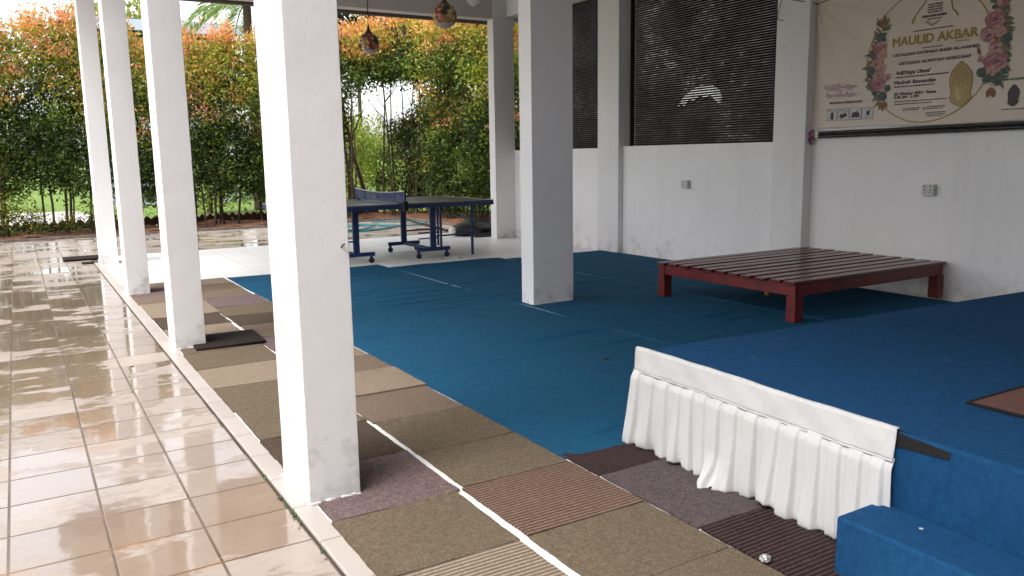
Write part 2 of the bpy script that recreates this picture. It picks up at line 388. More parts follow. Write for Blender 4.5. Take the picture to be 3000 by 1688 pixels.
right = [(0.86, 'olive'), (1.36, 'olive'), (1.86, 'olive'), (2.31, 'striped'), (2.82, 'olive'), (3.28, 'olive'), (3.80, 'taupe'), (4.28, 'beige'), (4.78, 'taupe'), (5.22, 'beige'), (5.70, 'mauve'), (6.20, 'taupe'), (6.72, 'brown'), (7.22, 'olive'), (7.72, 'mauve'), (8.28, 'taupe'), (8.79, 'olive'), (9.26, 'beige'), (9.72, None)]
seen = 0
for i in range(2, len(left)-1):
    y0, k = left[i]; y1 = left[i+1][0]
    g = 0.004
    if i == 10: g = 0.014
    lift = 0.012 if i == 6 else None
    jx = rnd.uniform(-0.012, 0.012)
    x1 = 1.435 if i != 12 else 1.42
    if y0 > 7.4: x1 += 0.02
    if i in (5, 6): x1 = 1.425
    if i == 4: x1 = 1.405
    if i in (2, 3): x1 = 1.40
    x0 = 0.890+jx*0.6
    o = carpet_tile(x0, x1, y0+g, y1-0.003, k, '%s carpet tile beside the columns, %s from the near end' % (WORD[k], ORD[seen]), rz=rnd.uniform(-0.012, 0.012)); seen += 1
seen = 0
for i in range(1, len(right)-1):
    y0, k = right[i]; y1 = right[i+1][0]
    x0, x1 = 1.452, 1.975
    if 2.4 > y0: x0 = 1.432+0.01; x1 = 1.985
    if 3.2 < y0 < 3.5 or 2.7 < y0 < 3.2: x0 = 1.462
    if y0 > 8: x1 = 1.95
    if y0 < 1.5 : x0 = 1.45
    th = 0.017 if i == 7 else None
    carpet_tile(x0+rnd.uniform(-0.006, 0.006), x1+rnd.uniform(-0.008, 0.006), y0+0.003, y1-0.003, k, '%s carpet tile along the blue carpet, %s from the near end' % (WORD[k], ORD[seen]), th=th, rz=rnd.uniform(-0.012, 0.012)); seen += 1
for (y0, y1, k, lab) in ((2.615, 2.90, 'maroon', 'dark maroon striped carpet tile under the far end of the white stage skirt'),
                         (2.025, 2.608, 'slate', 'slate grey flecked carpet tile at the foot of the white stage skirt'),
                         (1.44, 2.018, 'maroon', 'dark maroon striped carpet tile between the skirt and the blue step')):
    carpet_tile(1.995, 2.47, y0, y1, k, lab, rz=-0.012)
dm = carpet_mat('black_brown_doormat', (0.05, 0.037, 0.032), (0.022, 0.017, 0.016), 'stripe')
m = MB(); m.box(-0.245, 0.245, -0.235, 0.235, 0, 0.02)
o = m.build('doormat', dm, bevel=0.004); o.location = (1.235, 6.22, 0.011); o.rotation_euler.z = -0.035
tag(o, 'dark brown doormat lying on the carpet tiles at a column foot', 'doormat')
m = MB(); m.box(-0.26, 0.26, -0.23, 0.23, 0, 0.012); o = m.build('doormat', dm, bevel=0.003); o.location = (0.72, 13.06, 0.0); o.rotation_euler.z = 0.01
tag(o, 'larger dark mat on the wet tiles left of the farthest column', 'doormat')
m = MB(); m.box(-0.1, 0.1, -0.08, 0.08, 0, 0.02); o = m.build('doormat', dm, bevel=0.003); o.location = (0.76, 12.42, GZ+0.001)
tag(o, 'small dark mat scrap against the foot of the farthest column', 'doormat')

def blue_mat(name, a, b_, rough=0.92):
    m, t, b = new_mat(name)
    v = coords(t)
    f = noise(t, v, 240, 2, 0.6); md = noise(t, v, 38, 4, 0.7); big = noise(t, v, 1.6, 5, 0.6)
    fac = mth(t, 'ADD', mth(t, 'MULTIPLY', f, 0.45), mth(t, 'MULTIPLY', md, 0.55))
    c = ramp(t, fac, [(0.34, b_), (0.64, a)])
    c = mixc(t, mth(t, 'MULTIPLY', ramp(t, big, [(0.35, (0, 0, 0)), (0.75, (1, 1, 1))]), 0.45), c, tuple(x*0.62 for x in a))
    vo = t.nodes.new('ShaderNodeTexVoronoi'); vo.inputs['Scale'].default_value = 1.7; vo.inputs['Randomness'].default_value = 1
    dv = coords(t); t.links.new(dv, vo.inputs['Vector'])
    sk = mth(t, 'MULTIPLY', ramp(t, vo.outputs['Distance'], [(0.0, (1, 1, 1)), (0.10, (0, 0, 0))]), ramp(t, md, [(0.5, (0, 0, 0)), (0.62, (1, 1, 1))]))
    c = mixc(t, mth(t, 'MULTIPLY', sk, 0.45), c, (0.22, 0.34, 0.42))
    t.links.new(c, b.inputs['Base Color'])
    b.inputs['Roughness'].default_value = rough; b.inputs['Specular IOR Level'].default_value = 0.15
    pb = bump(t, b, noise(t, coords(t, (1.0, 2.2, 1.0)), 5, 4, 0.6), 0.03, 0.5); bump(t, b, fac, 0.004, 0.6, pb)
    return m
BLUE = blue_mat('blue_floor_carpet', (0.012, 0.098, 0.188), (0.007, 0.056, 0.116))
BLUE2 = blue_mat('blue_stage_carpet', (0.012, 0.078, 0.196), (0.006, 0.043, 0.116))
def blue_carpet(label, xa, xb, ya, yb, seed, edge=None, nr=14):
    r = random.Random(seed)
    rid = [(r.uniform(ya+0.1, yb-0.1), r.uniform(-0.035, 0.035), r.uniform(0.10, 0.9), r.uniform(0.2, 0.55), r.uniform(0.005, 0.014), r.uniform(0.009, 0.018)) for _ in range(nr)]
    nx = 26; ny = int((yb-ya)/0.008)
    m = MB()
    def fn(u, v):
        x0 = xa+0.006*math.sin(v*9+seed)+0.004*math.sin(v*31+seed); x1 = xb+0.007*math.sin(v*7+seed*2)+0.004*math.sin(v*23)
        x = x0+(x1-x0)*u; y = ya+(yb-ya)*v
        if v == 1.0: y += 0.03*math.sin(u*11+seed)
        if v == 0.0: y += 0.008*math.sin(u*9+seed)
        z = 0.008+0.0004*(seed % 4)+0.0015*math.sin(x*5+y*3)
        for yc, sl, uc, uw, h, wd in rid:
            e = 1-((u-uc)/uw)**2
            if e > 0:
                d = (y-yc-sl*(x-xa)-0.02*math.sin(x*4+yc))/wd
                if abs(d) < 3: z += h*e*math.exp(-d*d)
        return (x, y, z)
    m.grid(nx, ny, fn)
    n = len(m.v)
    brd = [i for i in range(nx+1)] + [j*(nx+1)+nx for j in range(1, ny+1)] + [ny*(nx+1)+i for i in range(nx-1, -1, -1)] + [j*(nx+1) for j in range(ny-1, 0, -1)]
    vs = [m.v[i] for i in brd]; k = len(vs)
    m.add(vs+[(a, b, 0.0005) for a, b, c in vs], [(i, i+k, (i+1) % k+k, (i+1) % k) for i in range(k)])
    o = m.build('blue_carpet', BLUE)
    return tag(o, label, 'carpet', 'lengths of blue carpet on the pavilion floor')
blue_carpet('blue carpet length nearest the brown tiles, lightly wrinkled and brightest', 1.985, 3.845, 2.86, 9.66, 3, nr=26)
blue_carpet('middle blue carpet length running under the grey column to the platform', 3.871, 5.440, 2.7, 9.36, 5, nr=12)
blue_carpet('darkest blue carpet length along the low wall under the red platform', 5.472, 7.03, 2.7, 9.17, 8, nr=10)

# ------------------------------------------------------------------ stage, step, skirt, mat
stage = thing('stage', 'low stage covered in blue carpet in front of the banner wall', 'stage', (2.408, 2.848, 0), 0.0)
def soft_slab(pts, z0, z1, r=0.02):
    m = MB(); n = len(pts)
    m.add([(x, y, z0) for x, y in pts]+[(x, y, z1) for x, y in pts], [tuple(range(n, 2*n)), tuple(range(n))[::-1]]+[(i, (i+1) % n, (i+1) % n+n, i+n) for i in range(n)])
    return m
# corners of the stage top, counter-clockwise
SP = [(2.40, 2.846), (2.345, 1.0), (2.30, -2.6), (7.16, -2.75), (7.16, 2.585)]
at(soft_slab(SP, 0.0, 0.45).build('deck', BLUE2, bevel=0.013, seg=3), stage)
blk = plain('black_tape', (0.012, 0.011, 0.012), 0.7, 0.3)
m = MB()
ts = [(1.58, 0.448, 0.396), (1.50, 0.447, 0.402), (1.42, 0.444, 0.408), (1.345, 0.440, 0.412), (1.335, 0.438, 0.416)]
vs = []
for y, a, b in ts:
    x = 2.40-0.0298*(2.846-y)
    vs += [(x-0.001, y, b), (x-0.005, y, b), (x-0.004, y, a-0.006), (x+0.014, y, a+0.0045), (x+0.014, y, a+0.001)]
m.add(vs, [(i*5+k, i*5+(k+1) % 5, (i+1)*5+(k+1) % 5, (i+1)*5+k) for i in range(len(ts)-1) for k in range(5)]); at(m.build('fastening_strip', blk), stage)
step = MB()
step = soft_slab([(2.135, 1.562), (2.085, -1.5), (2.29, -1.5), (2.352, 1.562)], 0.0, 0.2)
tag(step.build('stage_step', BLUE2, bevel=0.010, seg=3), 'low blue carpeted step against the stage at the end of the skirt', 'step')

cm, ct, cb = new_mat('white_skirt_cloth')
cv = coords(ct); cn = noise(ct, cv, 9, 5); cn2 = noise(ct, coords(ct, (1, 1, 1)), 420, 2)
ct.links.new(mixc(ct, mth(ct, 'MULTIPLY', ramp(ct, cn, [(0.52, (0, 0, 0)), (0.75, (1, 1, 1))]), 0.3), (0.60, 0.597, 0.59), (0.52, 0.49, 0.43)), cb.inputs['Base Color'])
cb.inputs['Roughness'].default_value = 0.8; cb.inputs['Sheen Weight'].default_value = 0.2; cb.inputs['Specular IOR Level'].default_value = 0.2
cp = bump(ct, cb, noise(ct, coords(ct, (1, 9, 3), rot=(0.5, 0, 0)), 4, 5, 0.65), 0.012, 0.5); bump(ct, cb, cn2, 0.0006, 0.5, cp)
SY0, SY1 = 2.862, 1.512
skirt = thing('stage_skirt', 'white pleated cloth skirt hanging on the front edge of the blue stage', 'stage skirt', (2.39, 2.19, 0))
def edge_x(y): return 2.40-0.0298*(2.846-y)
band_h = 0.105
m = MB()
def band(u, v):
    y = SY0+(SY1-SY0)*u; z = 0.462-band_h*v
    x = edge_x(y)-0.008-0.012*v+0.0025*math.sin(u*17+v*2)+0.0018*math.sin(u*41-v*5)
    z += 0.003*math.sin(u*6)
    return (x, y, z)
m.grid(90, 8, band)
m.grid(90, 2, lambda u, v: (band(u, 0)[0]+0.014*v, band(u, 0)[1], band(u, 0)[2]+0.002*v))
o = at(m.build('skirt_band', cm), skirt); md = o.modifiers.new('solid', 'SOLIDIFY'); md.thickness = 0.003; md.offset = 0
m = MB(); m.tube([(band(i/60, 1)[0]-0.003, band(i/60, 1)[1], band(i/60, 1)[2]) for i in range(61)], 0.0035, 6)
at(m.build('piping', cm), skirt)
NP = 15
pr = random.Random(12)
pw = [pr.uniform(0.75, 1.25) for _ in range(NP)]; tot = sum(pw); pe = [0]
for x in pw: pe.append(pe[-1]+x/tot)
amp = [pr.uniform(0.7, 1.4) for _ in range(NP)]; lean = [pr.uniform(-0.5, 0.5) for _ in range(NP)]; hem = [pr.uniform(0.0, 0.028) for _ in range(NP)]; bul = [pr.uniform(-1, 1) for _ in range(NP)]
hem[5] = 0.055; hem[6] = 0.0; bul[6] = 2.0; hem[9] = 0.045; amp[6] = 1.8; amp[8] = 1.7
def lerp_list(L, q):
    i = max(0, min(NP-1, int(q))); f = q-i-0.5
    j = max(0, min(NP-1, i+(1 if f > 0 else -1))); f = abs(f)
    return L[i]*(1-f)+L[j]*f
def sstep(a, b, x): t = min(1, max(0, (x-a)/(b-a))); return t*t*(3-2*t)
def pleat(u, v):
    # v 0 under the band, 1 at the hem; flat outer folds with narrow recesses between them
    uu = min(max(u+0.010*v*v*math.sin(u*11+1), 0), 0.99999)
    i = 0
    while i < NP-1 and uu > pe[i+1]: i += 1
    p = (uu-pe[i])/(pe[i+1]-pe[i]); q = i+p
    rw = 0.02+0.10*v                      # how rounded the fold edges are
    wid = 0.64+0.12*lean[i]
    prof = sstep(0, rw+0.02, p)*(1-sstep(wid-rw*0.4, wid+rw*0.9, p))
    tilt = 0.35*(p/wid) if p < wid else 0.35*(1-p)/(1-wid)
    prof = prof*0.8+tilt*(1-v)*0.5
    am = lerp_list(amp, q); h = lerp_list(hem, q); bl = lerp_list(bul, q)
    a = (0.012+0.022*v**1.1)*(0.7+0.3*am)
    y0 = SY0+(SY1-SY0)*u
    x = edge_x(y0)-0.013-0.015*sstep(0, 0.12, v)-0.014*v**1.7-a*prof*sstep(0, 0.04, v)
    x -= 0.010*v*v*math.sin(q*1.9+1)+0.006*v*math.sin(q*3.1+v*4)
    zb = 0.008+0.6*h*(0.5+0.5*math.sin(q*2.2))
    z = 0.362+(zb-0.362)*v
    if v > 0.84:                          # cloth is a little too long: it breaks and creeps outwards on the floor
        e = (v-0.84)/0.16
        x -= e*e*0.010*(1+bl*0.7)*(0.5+0.5*math.sin(q*2.7+0.6)) - 0.010*e*e*e
        z += 0.010*e*(1-e)*(1+math.sin(q*4.1))
    if 5.6 < q < 7.3 and v > 0.6:         # the bunched knot of cloth
        e = (v-0.6)/0.4; w_ = math.sin(math.pi*(q-5.6)/1.7)
        x -= 0.070*e*e*w_; z += 0.020*e*w_*math.sin(q*9+v*14)*0.6; 
    y = y0+(0.022*v**1.5)*max(0, 1-u*7)+0.010*v*lean[i]*math.sin(math.pi*p)-0.008*v*max(0, 1-(1-u)*9)
    return (x, y, max(z, 0.004))
m.v = []; m = MB(); m.grid(460, 46, pleat)
o = at(m.build('pleated_cloth', cm), skirt); md = o.modifiers.new('solid', 'SOLIDIFY'); md.thickness = 0.0025; md.offset = 0
rm, rt, rb = new_mat('red_brown_rug')
rv = coords(rt); rn = noise(rt, rv, 7, 4, 0.6); rn2 = noise(rt, rv, 200, 2)
rt.links.new(mixc(rt, rn2, ramp(rt, rn, [(0.35, (0.10, 0.06, 0.05)), (0.55, (0.19, 0.065, 0.05)), (0.68, (0.26, 0.05, 0.06))]), (0.12, 0.06, 0.05)), rb.inputs['Base Color']); rb.inputs['Roughness'].default_value = 0.95; bump(rt, rb, rn2, 0.003)
rug = thing('rug', 'small red brown rug with black border on the blue stage', 'rug', (2.82, 1.56, 0.451), -0.015)
m = MB(); m.box(0.012, 0.70, -0.60, -0.012, 0, 0.008); m.build('rug_pile', rm, rug, bevel=0.002)
m = MB(); m.box(0, 0.712, -0.012, 0, 0, 0.010); m.box(0, 0.012, -0.60, -0.012, 0, 0.010); m.box(0.70, 0.712, -0.60, -0.012, 0, 0.010); m.box(0, 0.712, -0.612, -0.60, 0, 0.010)
m.build('border', blk, rug, bevel=0.002)

# ------------------------------------------------------------------ red slatted platform
def wood(name, a, b_, rough, rotz=0.0, stretch=(1.2, 22, 22)):
    m, t, b = new_mat(name)
    v = coords(t, stretch); n = noise(t, v, 1.5, 6, 0.65); n2 = noise(t, coords(t), 6, 4)
    c = ramp(t, n, [(0.3, b_), (0.7, a)])
    c = mixc(t, mth(t, 'MULTIPLY', ramp(t, n2, [(0.5, (0, 0, 0)), (0.7, (1, 1, 1))]), 0.5), c, tuple(x*0.5 for x in b_))
    t.links.new(c, b.inputs['Base Color']); b.inputs['Roughness'].default_value = rough; b.inputs['Specular IOR Level'].default_value = 0.55
    bump(t, b, n, 0.003, 0.5); return m
WTOP = wood('stained_red_slat_wood', (0.17, 0.024, 0.021), (0.075, 0.012, 0.012), 0.26)
WRAIL = wood('red_painted_timber', (0.20, 0.013, 0.010), (0.11, 0.008, 0.008), 0.42, stretch=(8, 2, 8))
BX0, BX1, BY0, BY1, BZ = 5.13, 7.15, 4.22, 5.86, 0.34
bed = thing('slatted_platform', 'low dark red slatted wooden platform standing against the white wall', 'platform bed', (BX0, BY0, 0.012))
n = 11; pitch = (BY1-BY0)/n
for i in range(n):
    m = MB(); y = BY0+i*pitch; dx = rnd.uniform(-0.012, 0.010)
    m.box(BX0-0.02+dx, BX1+rnd.uniform(-0.01, 0.01), y, y+pitch-0.045, BZ-0.022, BZ+rnd.uniform(-0.002, 0.002))
    at(m.build('slat', WTOP, bevel=0.004), bed).location.z = 0
rails = [(BX0+0.012, BX0+0.05, BY0+0.02, BY1-0.03, 0.222, 0.317), (BX1-0.06, BX1-0.02, BY0+0.02, BY1-0.03, 0.222, 0.317),
         (BX0+0.052, BX1-0.062, BY0+0.015, BY0+0.055, 0.220, 0.3165), (BX0+0.052, BX1-0.062, BY1-0.07, BY1-0.035, 0.220, 0.3165), (BX0+0.052, BX1-0.062, 5.0, 5.04, 0.230, 0.3165)]
for r_ in rails:
    m = MB(); m.box(*r_); at(m.build('rail', WRAIL, bevel=0.004), bed).location.z = 0
for (lx, ly) in ((BX0+0.008, BY0+0.006), (BX0+0.008, BY1-0.115), (BX1-0.11, BY0+0.006), (BX1-0.11, BY1-0.115)):
    m = MB(); m.box(lx, lx+0.095, ly, ly+0.09, 0.010, 0.2195); m.box(lx+0.052, lx+0.0945, ly+0.051, ly+0.0895, 0.2195, 0.3165)
    if lx < 6: m.box(lx-0.004, lx+0.003, ly+0.002, ly+0.05, 0.2195, 0.3165)
    at(m.build('leg', WRAIL, bevel=0.004), bed).location.z = 0
for ch in bed.children: ch.location.z = -0.012
m = MB(); m.lathe([(0.0, -0.03), (0.013, -0.027), (0.024, -0.018), (0.030, 0), (0.024, 0.018), (0.013, 0.027), (0.0, 0.03)], n=16)
o = m.build('ball', plain('faded_orange_plastic', (0.55, 0.27, 0.08), 0.5)); o.location = (5.93, 5.20, 0.043)
tag(o, 'small orange ball lying on blue carpet under the red platform', 'ball')

# ------------------------------------------------------------------ table tennis table
NAVY = plain('navy_painted_steel', (0.014, 0.035, 0.12), 0.4, 0.5, 0.25, 25)
TTOP = plain('worn_dark_table_surface', (0.065, 0.065, 0.062), 0.32, 0.5, 0.3, 4)
RUB = plain('black_rubber', (0.02, 0.016, 0.014), 0.7, 0.3)
TX0, TX1, TY0, TY1 = 2.83, 5.57, 9.70, 11.225
tt = thing('table_tennis_table', 'navy blue table tennis table with net on wheeled frames', 'table tennis table', (4.2, 10.46, 0))
for xa, xb in ((TX0, 4.195), (4.205, TX1)):
    m = MB(); m.box(xa, xb, TY0, TY1, 0.742, 0.762); at(m.build('tabletop', TTOP, bevel=0.002), tt)
    m = MB(); m.box(xa, xb, TY0-0.004, TY0+0.02, 0.695, 0.7415); m.box(xa, xb, TY1-0.02, TY1+0.004, 0.695, 0.7415)
    m.box(xa if xa < 3 else xb-0.024, xa+0.024 if xa < 3 else xb, TY0+0.02, TY1-0.02, 0.694, 0.7415)
    at(m.build('edge_frame', NAVY, bevel=0.002), tt)
wl = plain('white_line_paint', (0.7, 0.7, 0.68), 0.5)
m = MB(); m.box(TX0, TX1, TY0+0.001, TY0+0.02, 0.762, 0.7635); m.box(TX0, TX1, TY1-0.02, TY1-0.001, 0.762, 0.7635); m.box(TX0+0.001, TX0+0.02, TY0+0.02, TY1-0.02, 0.762, 0.7634); m.box(TX1-0.02, TX1-0.001, TY0+0.02, TY1-0.02, 0.762, 0.7634)
at(m.build('boundary_lines', wl), tt)
def caster(parent, x, y):
    c = MB(); c.lathe([(0.0, -0.016), (0.030, -0.016), (0.036, -0.010), (0.036, 0.010), (0.030, 0.016), (0.0, 0.016)], n=16)
    o = c.build('caster', RUB); o.location = (x-4.2, y-10.46, 0.037); o.rotation_euler = (R(90), 0, 0); o.parent = parent
    f = MB(); f.box(x-0.012, x+0.012, y-0.021, y-0.017, 0.03, 0.085); f.box(x-0.012, x+0.012, y+0.017, y+0.021, 0.03, 0.085); f.box(x-0.012, x+0.012, y-0.021, y+0.021, 0.0852, 0.094)
    at(f.build('caster_fork', NAVY), parent)
for side in (1, -1):
    ux = 4.2+side*0.545
    for y in (9.92, 10.90):
        m = MB(); m.box(ux-0.245, ux+0.245, y-0.022, y+0.022, 0.095, 0.145); at(m.build('foot_beam', NAVY, bevel=0.003), tt)
        m = MB(); m.box(ux-0.04, ux+0.04, y-0.02, y+0.02, 0.1455, 0.694); at(m.build('upright', NAVY, bevel=0.003), tt)
        caster(tt, ux-0.215, y); caster(tt, ux+0.2, y)
        m = MB(); m.box(ux+side*0.60-0.015, ux+side*0.60+0.015, y-0.013, y+0.017, 0.0, 0.741); at(m.build('leg', NAVY, bevel=0.002), tt)
        m = MB(); m.box(min(ux+side*0.04, ux+side*0.585), max(ux+side*0.04, ux+side*0.585), y-0.01, y+0.01, 0.285, 0.306); at(m.build('side_brace', NAVY), tt)
    m = MB(); m.box(ux-0.03, ux+0.03, 9.943, 10.878, 0.10, 0.135); at(m.build('cross_member', NAVY, bevel=0.002), tt)
    for x, y in ((ux+0.26*side, 10.3),):
        m = MB(); m.box(x-0.012, x+0.012, y-0.012, y+0.012, 0.12, 0.741); m.box(min(x, x-side*0.3), max(x, x-side*0.3), y-0.009, y+0.009, 0.30, 0.318); m.box(min(x, x-side*0.3), max(x, x-side*0.3), y-0.009, y+0.009, 0.22, 0.236)
        at(m.build('folding_strut', NAVY), tt)
    m = MB(); m.box(ux+side*0.605-0.01, ux+side*0.605+0.01, 9.938, 10.887, 0.50, 0.52); at(m.build('end_brace', NAVY), tt)
nm, ntt, nb = new_mat('navy_net_mesh')
nv = coords(ntt); ck = ntt.nodes.new('ShaderNodeTexNoise'); ck.inputs['Scale'].default_value = 14; ntt.links.new(nv, ck.inputs['Vector'])
ntt.links.new(ramp(ntt, ck.outputs[0], [(0.35, (0.012, 0.02, 0.08)), (0.7, (0.04, 0.055, 0.15))]), nb.inputs['Base Color']); nb.inputs['Alpha'].default_value = 0.85; nb.inputs['Roughness'].default_value = 0.8
NY0, NY1 = 9.56, 11.36
m = MB()
def netf(u, v):
    sag = 0.035*math.sin(math.pi*u); y = NY0+(NY1-NY0)*u
    zt = 0.925-sag; zb = 0.768-0.0*u
    return (4.2+0.004*math.sin(u*14), y, zb+(zt-zb)*v)
m.grid(40, 4, netf); at(m.build('net', nm), tt)
m = MB(); m.tube([(4.2, netf(i/30, 1)[1], netf(i/30, 1)[2]) for i in range(31)], 0.006, 6); at(m.build('net_cord', plain('pale_tape', (0.45, 0.47, 0.5), 0.7)), tt)
for y, s in ((NY0-0.005, 1), (NY1+0.005, -1)):
    m = MB(); m.box(4.19, 4.21, y-0.008, y+0.008, 0.70, 0.95); m.box(4.165, 4.235, min(y, y+s*0.17), max(y, y+s*0.17), 0.764, 0.775); m.box(4.175, 4.225, min(y, y+s*0.17), max(y, y+s*0.17), 0.672, 0.690); m.box(4.17, 4.23, y-0.02, y+0.02, 0.67, 0.80)
    at(m.build('net_post', RUB, bevel=0.003), tt)

# ------------------------------------------------------------------ lamps, sockets, cables
gm, gt, gb = new_mat('mosaic_glass')
gv = gt.nodes.new('ShaderNodeTexCoord'); vo = gt.nodes.new('ShaderNodeTexVoronoi'); vo.inputs['Scale'].default_value = 19; gt.links.new(gv.outputs['Object'], vo.inputs['Vector'])
ve = gt.nodes.new('ShaderNodeTexVoronoi'); ve.feature = 'DISTANCE_TO_EDGE'; ve.inputs['Scale'].default_value = 19; gt.links.new(gv.outputs['Object'], ve.inputs['Vector'])
sp = gt.nodes.new('ShaderNodeSeparateColor'); gt.links.new(vo.outputs['Color'], sp.inputs[0])
gc = ramp(gt, sp.outputs[0], [(0.0, (0.05, 0.03, 0.015)), (0.15, (0.34, 0.18, 0.05)), (0.35, (0.48, 0.34, 0.12)), (0.52, (0.03, 0.09, 0.05)), (0.62, (0.50, 0.38, 0.16)), (0.78, (0.28, 0.04, 0.03)), (0.9, (0.42, 0.12, 0.05))])
gt.nodes[-1].color_ramp.interpolation = 'CONSTANT' if gt.nodes[-1].type == 'VALTORGB' else None
gt.links.new(mixc(gt, ramp(gt, ve.outputs['Distance'], [(0.02, (1, 1, 1)), (0.07, (0, 0, 0))]), gc, (0.03, 0.02, 0.015)), gb.inputs['Base Color'])
gb.inputs['Roughness'].default_value = 0.15
DK = plain('dark_bronze', (0.018, 0.013, 0.011), 0.45)
OPAL = plain('opal_glass', (0.42, 0.38, 0.36), 0.25, 0.5, 0.05)
def lamp(label, x, y, z, r):
    root = thing('pendant_lamp', label, 'pendant lamp', (x, y, z), rnd.uniform(0, 3), 'mosaic globe lamps hanging from the ceiling')
    pf = [(r*math.sin(a), r*math.cos(a)) for a in [R(12+(132-12)*i/16) for i in range(17)]]
    m = MB(); m.lathe(pf, n=28); m.build('globe', gm, root)
    pf = [(r*0.99*math.sin(a), r*0.99*math.cos(a)) for a in [R(132+48*i/6) for i in range(7)]]
    m = MB(); m.lathe(pf, n=28); m.build('opal_base', OPAL, root)
    m = MB(); m.lathe([(r*0.50, r*0.86), (r*0.36, r*0.99), (r*0.20, r*1.17), (r*0.11, r*1.4), (r*0.06, r*1.7), (r*0.03, r*1.95)], n=18); m.build('cap', DK, root)
    m = MB(); m.tube([(0, 0, r*1.9), (0, 0, 3.9-z)], 0.006, 6); m.build('cord', DK, root)
lamp('larger looking mosaic globe lamp hanging in front of the far beam', 3.955, 7.825, 2.785, 0.127)
lamp('smaller looking reddish mosaic globe lamp hanging farther left near the large column', 3.841, 9.659, 2.725, 0.127)
PL = plain('white_lamp_plastic', (0.75, 0.72, 0.68), 0.35, 0.5, 0.03)
cl = thing('bulkhead_light', 'round white light fixed to the far beam near the corner column', 'light', (6.34, 11.545, 3.77))
m = MB(); m.lathe([(0.0, 0.0), (0.13, 0.0), (0.13, 0.03), (0.115, 0.032), (0.105, 0.055), (0.07, 0.082), (0.0, 0.092)], n=28); o = m.build('diffuser', PL, cl); o.rotation_euler = (R(90), 0, 0)
SKT = plain('socket_plastic', (0.58, 0.585, 0.57), 0.4, 0.5, 0.05)
HOLE = plain('socket_slot', (0.03, 0.03, 0.03), 0.6)
def socket(label, x, y, z):
    s = thing('wall_socket', label, 'socket', (x, y, z), group='surface sockets on the side wall')
    m = MB(); m.box(-0.045, 0, -0.058, 0.058, -0.05, 0.05); m.build('back_box', SKT, s, bevel=0.005)
    m = MB(); m.box(-0.053, -0.0455, -0.056, 0.056, -0.048, 0.048); m.build('face_plate', SKT, s, bevel=0.003)
    for yy in (0.03, -0.026):
        m = MB(); m.box(-0.0545, -0.052, yy-0.004, yy+0.004, -0.008, 0.008); m.box(-0.0545, -0.052, yy-0.017, yy-0.009, -0.026, -0.019); m.box(-0.0545, -0.052, yy+0.009, yy+0.017, -0.026, -0.019)
        m.box(-0.0555, -0.052, yy-0.006, yy+0.006, 0.026, 0.038)
        m.build('pin_slots', HOLE, s)
socket('white wall socket on the low wall under the wide lattice', 7.088, 7.53, 0.968)
socket('white wall socket on the full height wall below the banner', 7.19, 4.44, 0.98)
m = MB(); m.tube(spline([(7.04, 6.125, 3.2), (7.045, 6.13, 2.93), (7.045, 6.165, 2.81), (7.045, 6.175, 2.745), (7.045, 6.14, 2.71), (7.045, 6.09, 2.71)]), 0.004, 6)
tag(m.build('loose_cable', DK), 'loose dark cable hooked at its end against the wall pillar', 'cable')
m = MB(); m.tube(spline([(7.05, 6.15, 2.96), (7.05, 6.0, 2.90), (7.04, 5.9, 2.87), (7.10, 5.78, 2.835), (7.15, 5.74, 2.82)]), 0.005, 6)
m.tube(spline([(7.15, 5.76, 2.825), (7.15, 5.6, 2.845), (7.14, 5.4, 2.88), (7.14, 5.2, 2.93)]), 0.004, 6)
tag(m.build('tie_cord', DK), 'dark cord tying the upper banner corner to the pillar', 'cord')

# ------------------------------------------------------------------ banner with its printing
BXP = 7.162
def bdis(y, z):
    # gentle pull folds fanning from the tied corner, and a slack lower edge
    dy, dz = 5.78-y, 2.84-z
    rr = math.hypot(dy, dz)+1e-6; a = math.atan2(dz, dy)
    f = 0.022*math.sin(a*13)*math.exp(-rr/1.1)*min(1, rr/0.15)
    return f+0.004*math.sin(y*7+z*3)+0.003*math.sin(z*17+y*2)
def bp(y, z, layer): return (BXP+bdis(y, z)-0.0025-0.0014*layer, y, z)
ban = thing('banner', 'cream printed event banner with flowers and gold lettering on the wall', 'banner', (BXP, 4.5, 1.55))
bmt, btt, bbb = new_mat('cream_banner_fabric')
bn = noise(btt, coords(btt), 2.2, 4); btt.links.new(ramp(btt, bn, [(0.35, (0.69, 0.585, 0.50)), (0.7, (0.75, 0.645, 0.56))]), bbb.inputs['Base Color']); bbb.inputs['Roughness'].default_value = 0.6
bump(btt, bbb, noise(btt, coords(btt), 11, 5), 0.006, 0.5)
m = MB(); m.grid(150, 70, lambda u, v: (lambda y, z: (BXP+bdis(y, z), y, z))(5.775-2.75*u, 1.575+1.45*v+0.008*math.sin(u*9)))
at(m.build('sheet', bmt), ban)
def flatmat(name, c): return plain(name, c, 0.65, 0.3, 0.12, 40)
PK = {k: flatmat('print_'+k, c) for k, c in dict(gold=(0.40, 0.27, 0.075), ink=(0.10, 0.075, 0.085), rose=(0.36, 0.155, 0.165), pink=(0.50, 0.31, 0.30), deep=(0.17, 0.05, 0.09), peach=(0.55, 0.30, 0.20), leaf=(0.13, 0.15, 0.10), teal=(0.05, 0.10, 0.12), rust=(0.27, 0.13, 0.08), olive=(0.22, 0.19, 0.11), violet=(0.40, 0.22, 0.36), lilac=(0.56, 0.42, 0.46), paper=(0.60, 0.58, 0.58), palegold=(0.58, 0.47, 0.28)).items()}
KEYS = list(PK); MATS = [PK[k] for k in KEYS]; KI = {k: i for i, k in enumerate(KEYS)}
def poly(m, pts, layer, key): m.add([bp(y, z, layer) for y, z in pts], [tuple(range(len(pts)))], KI[key])
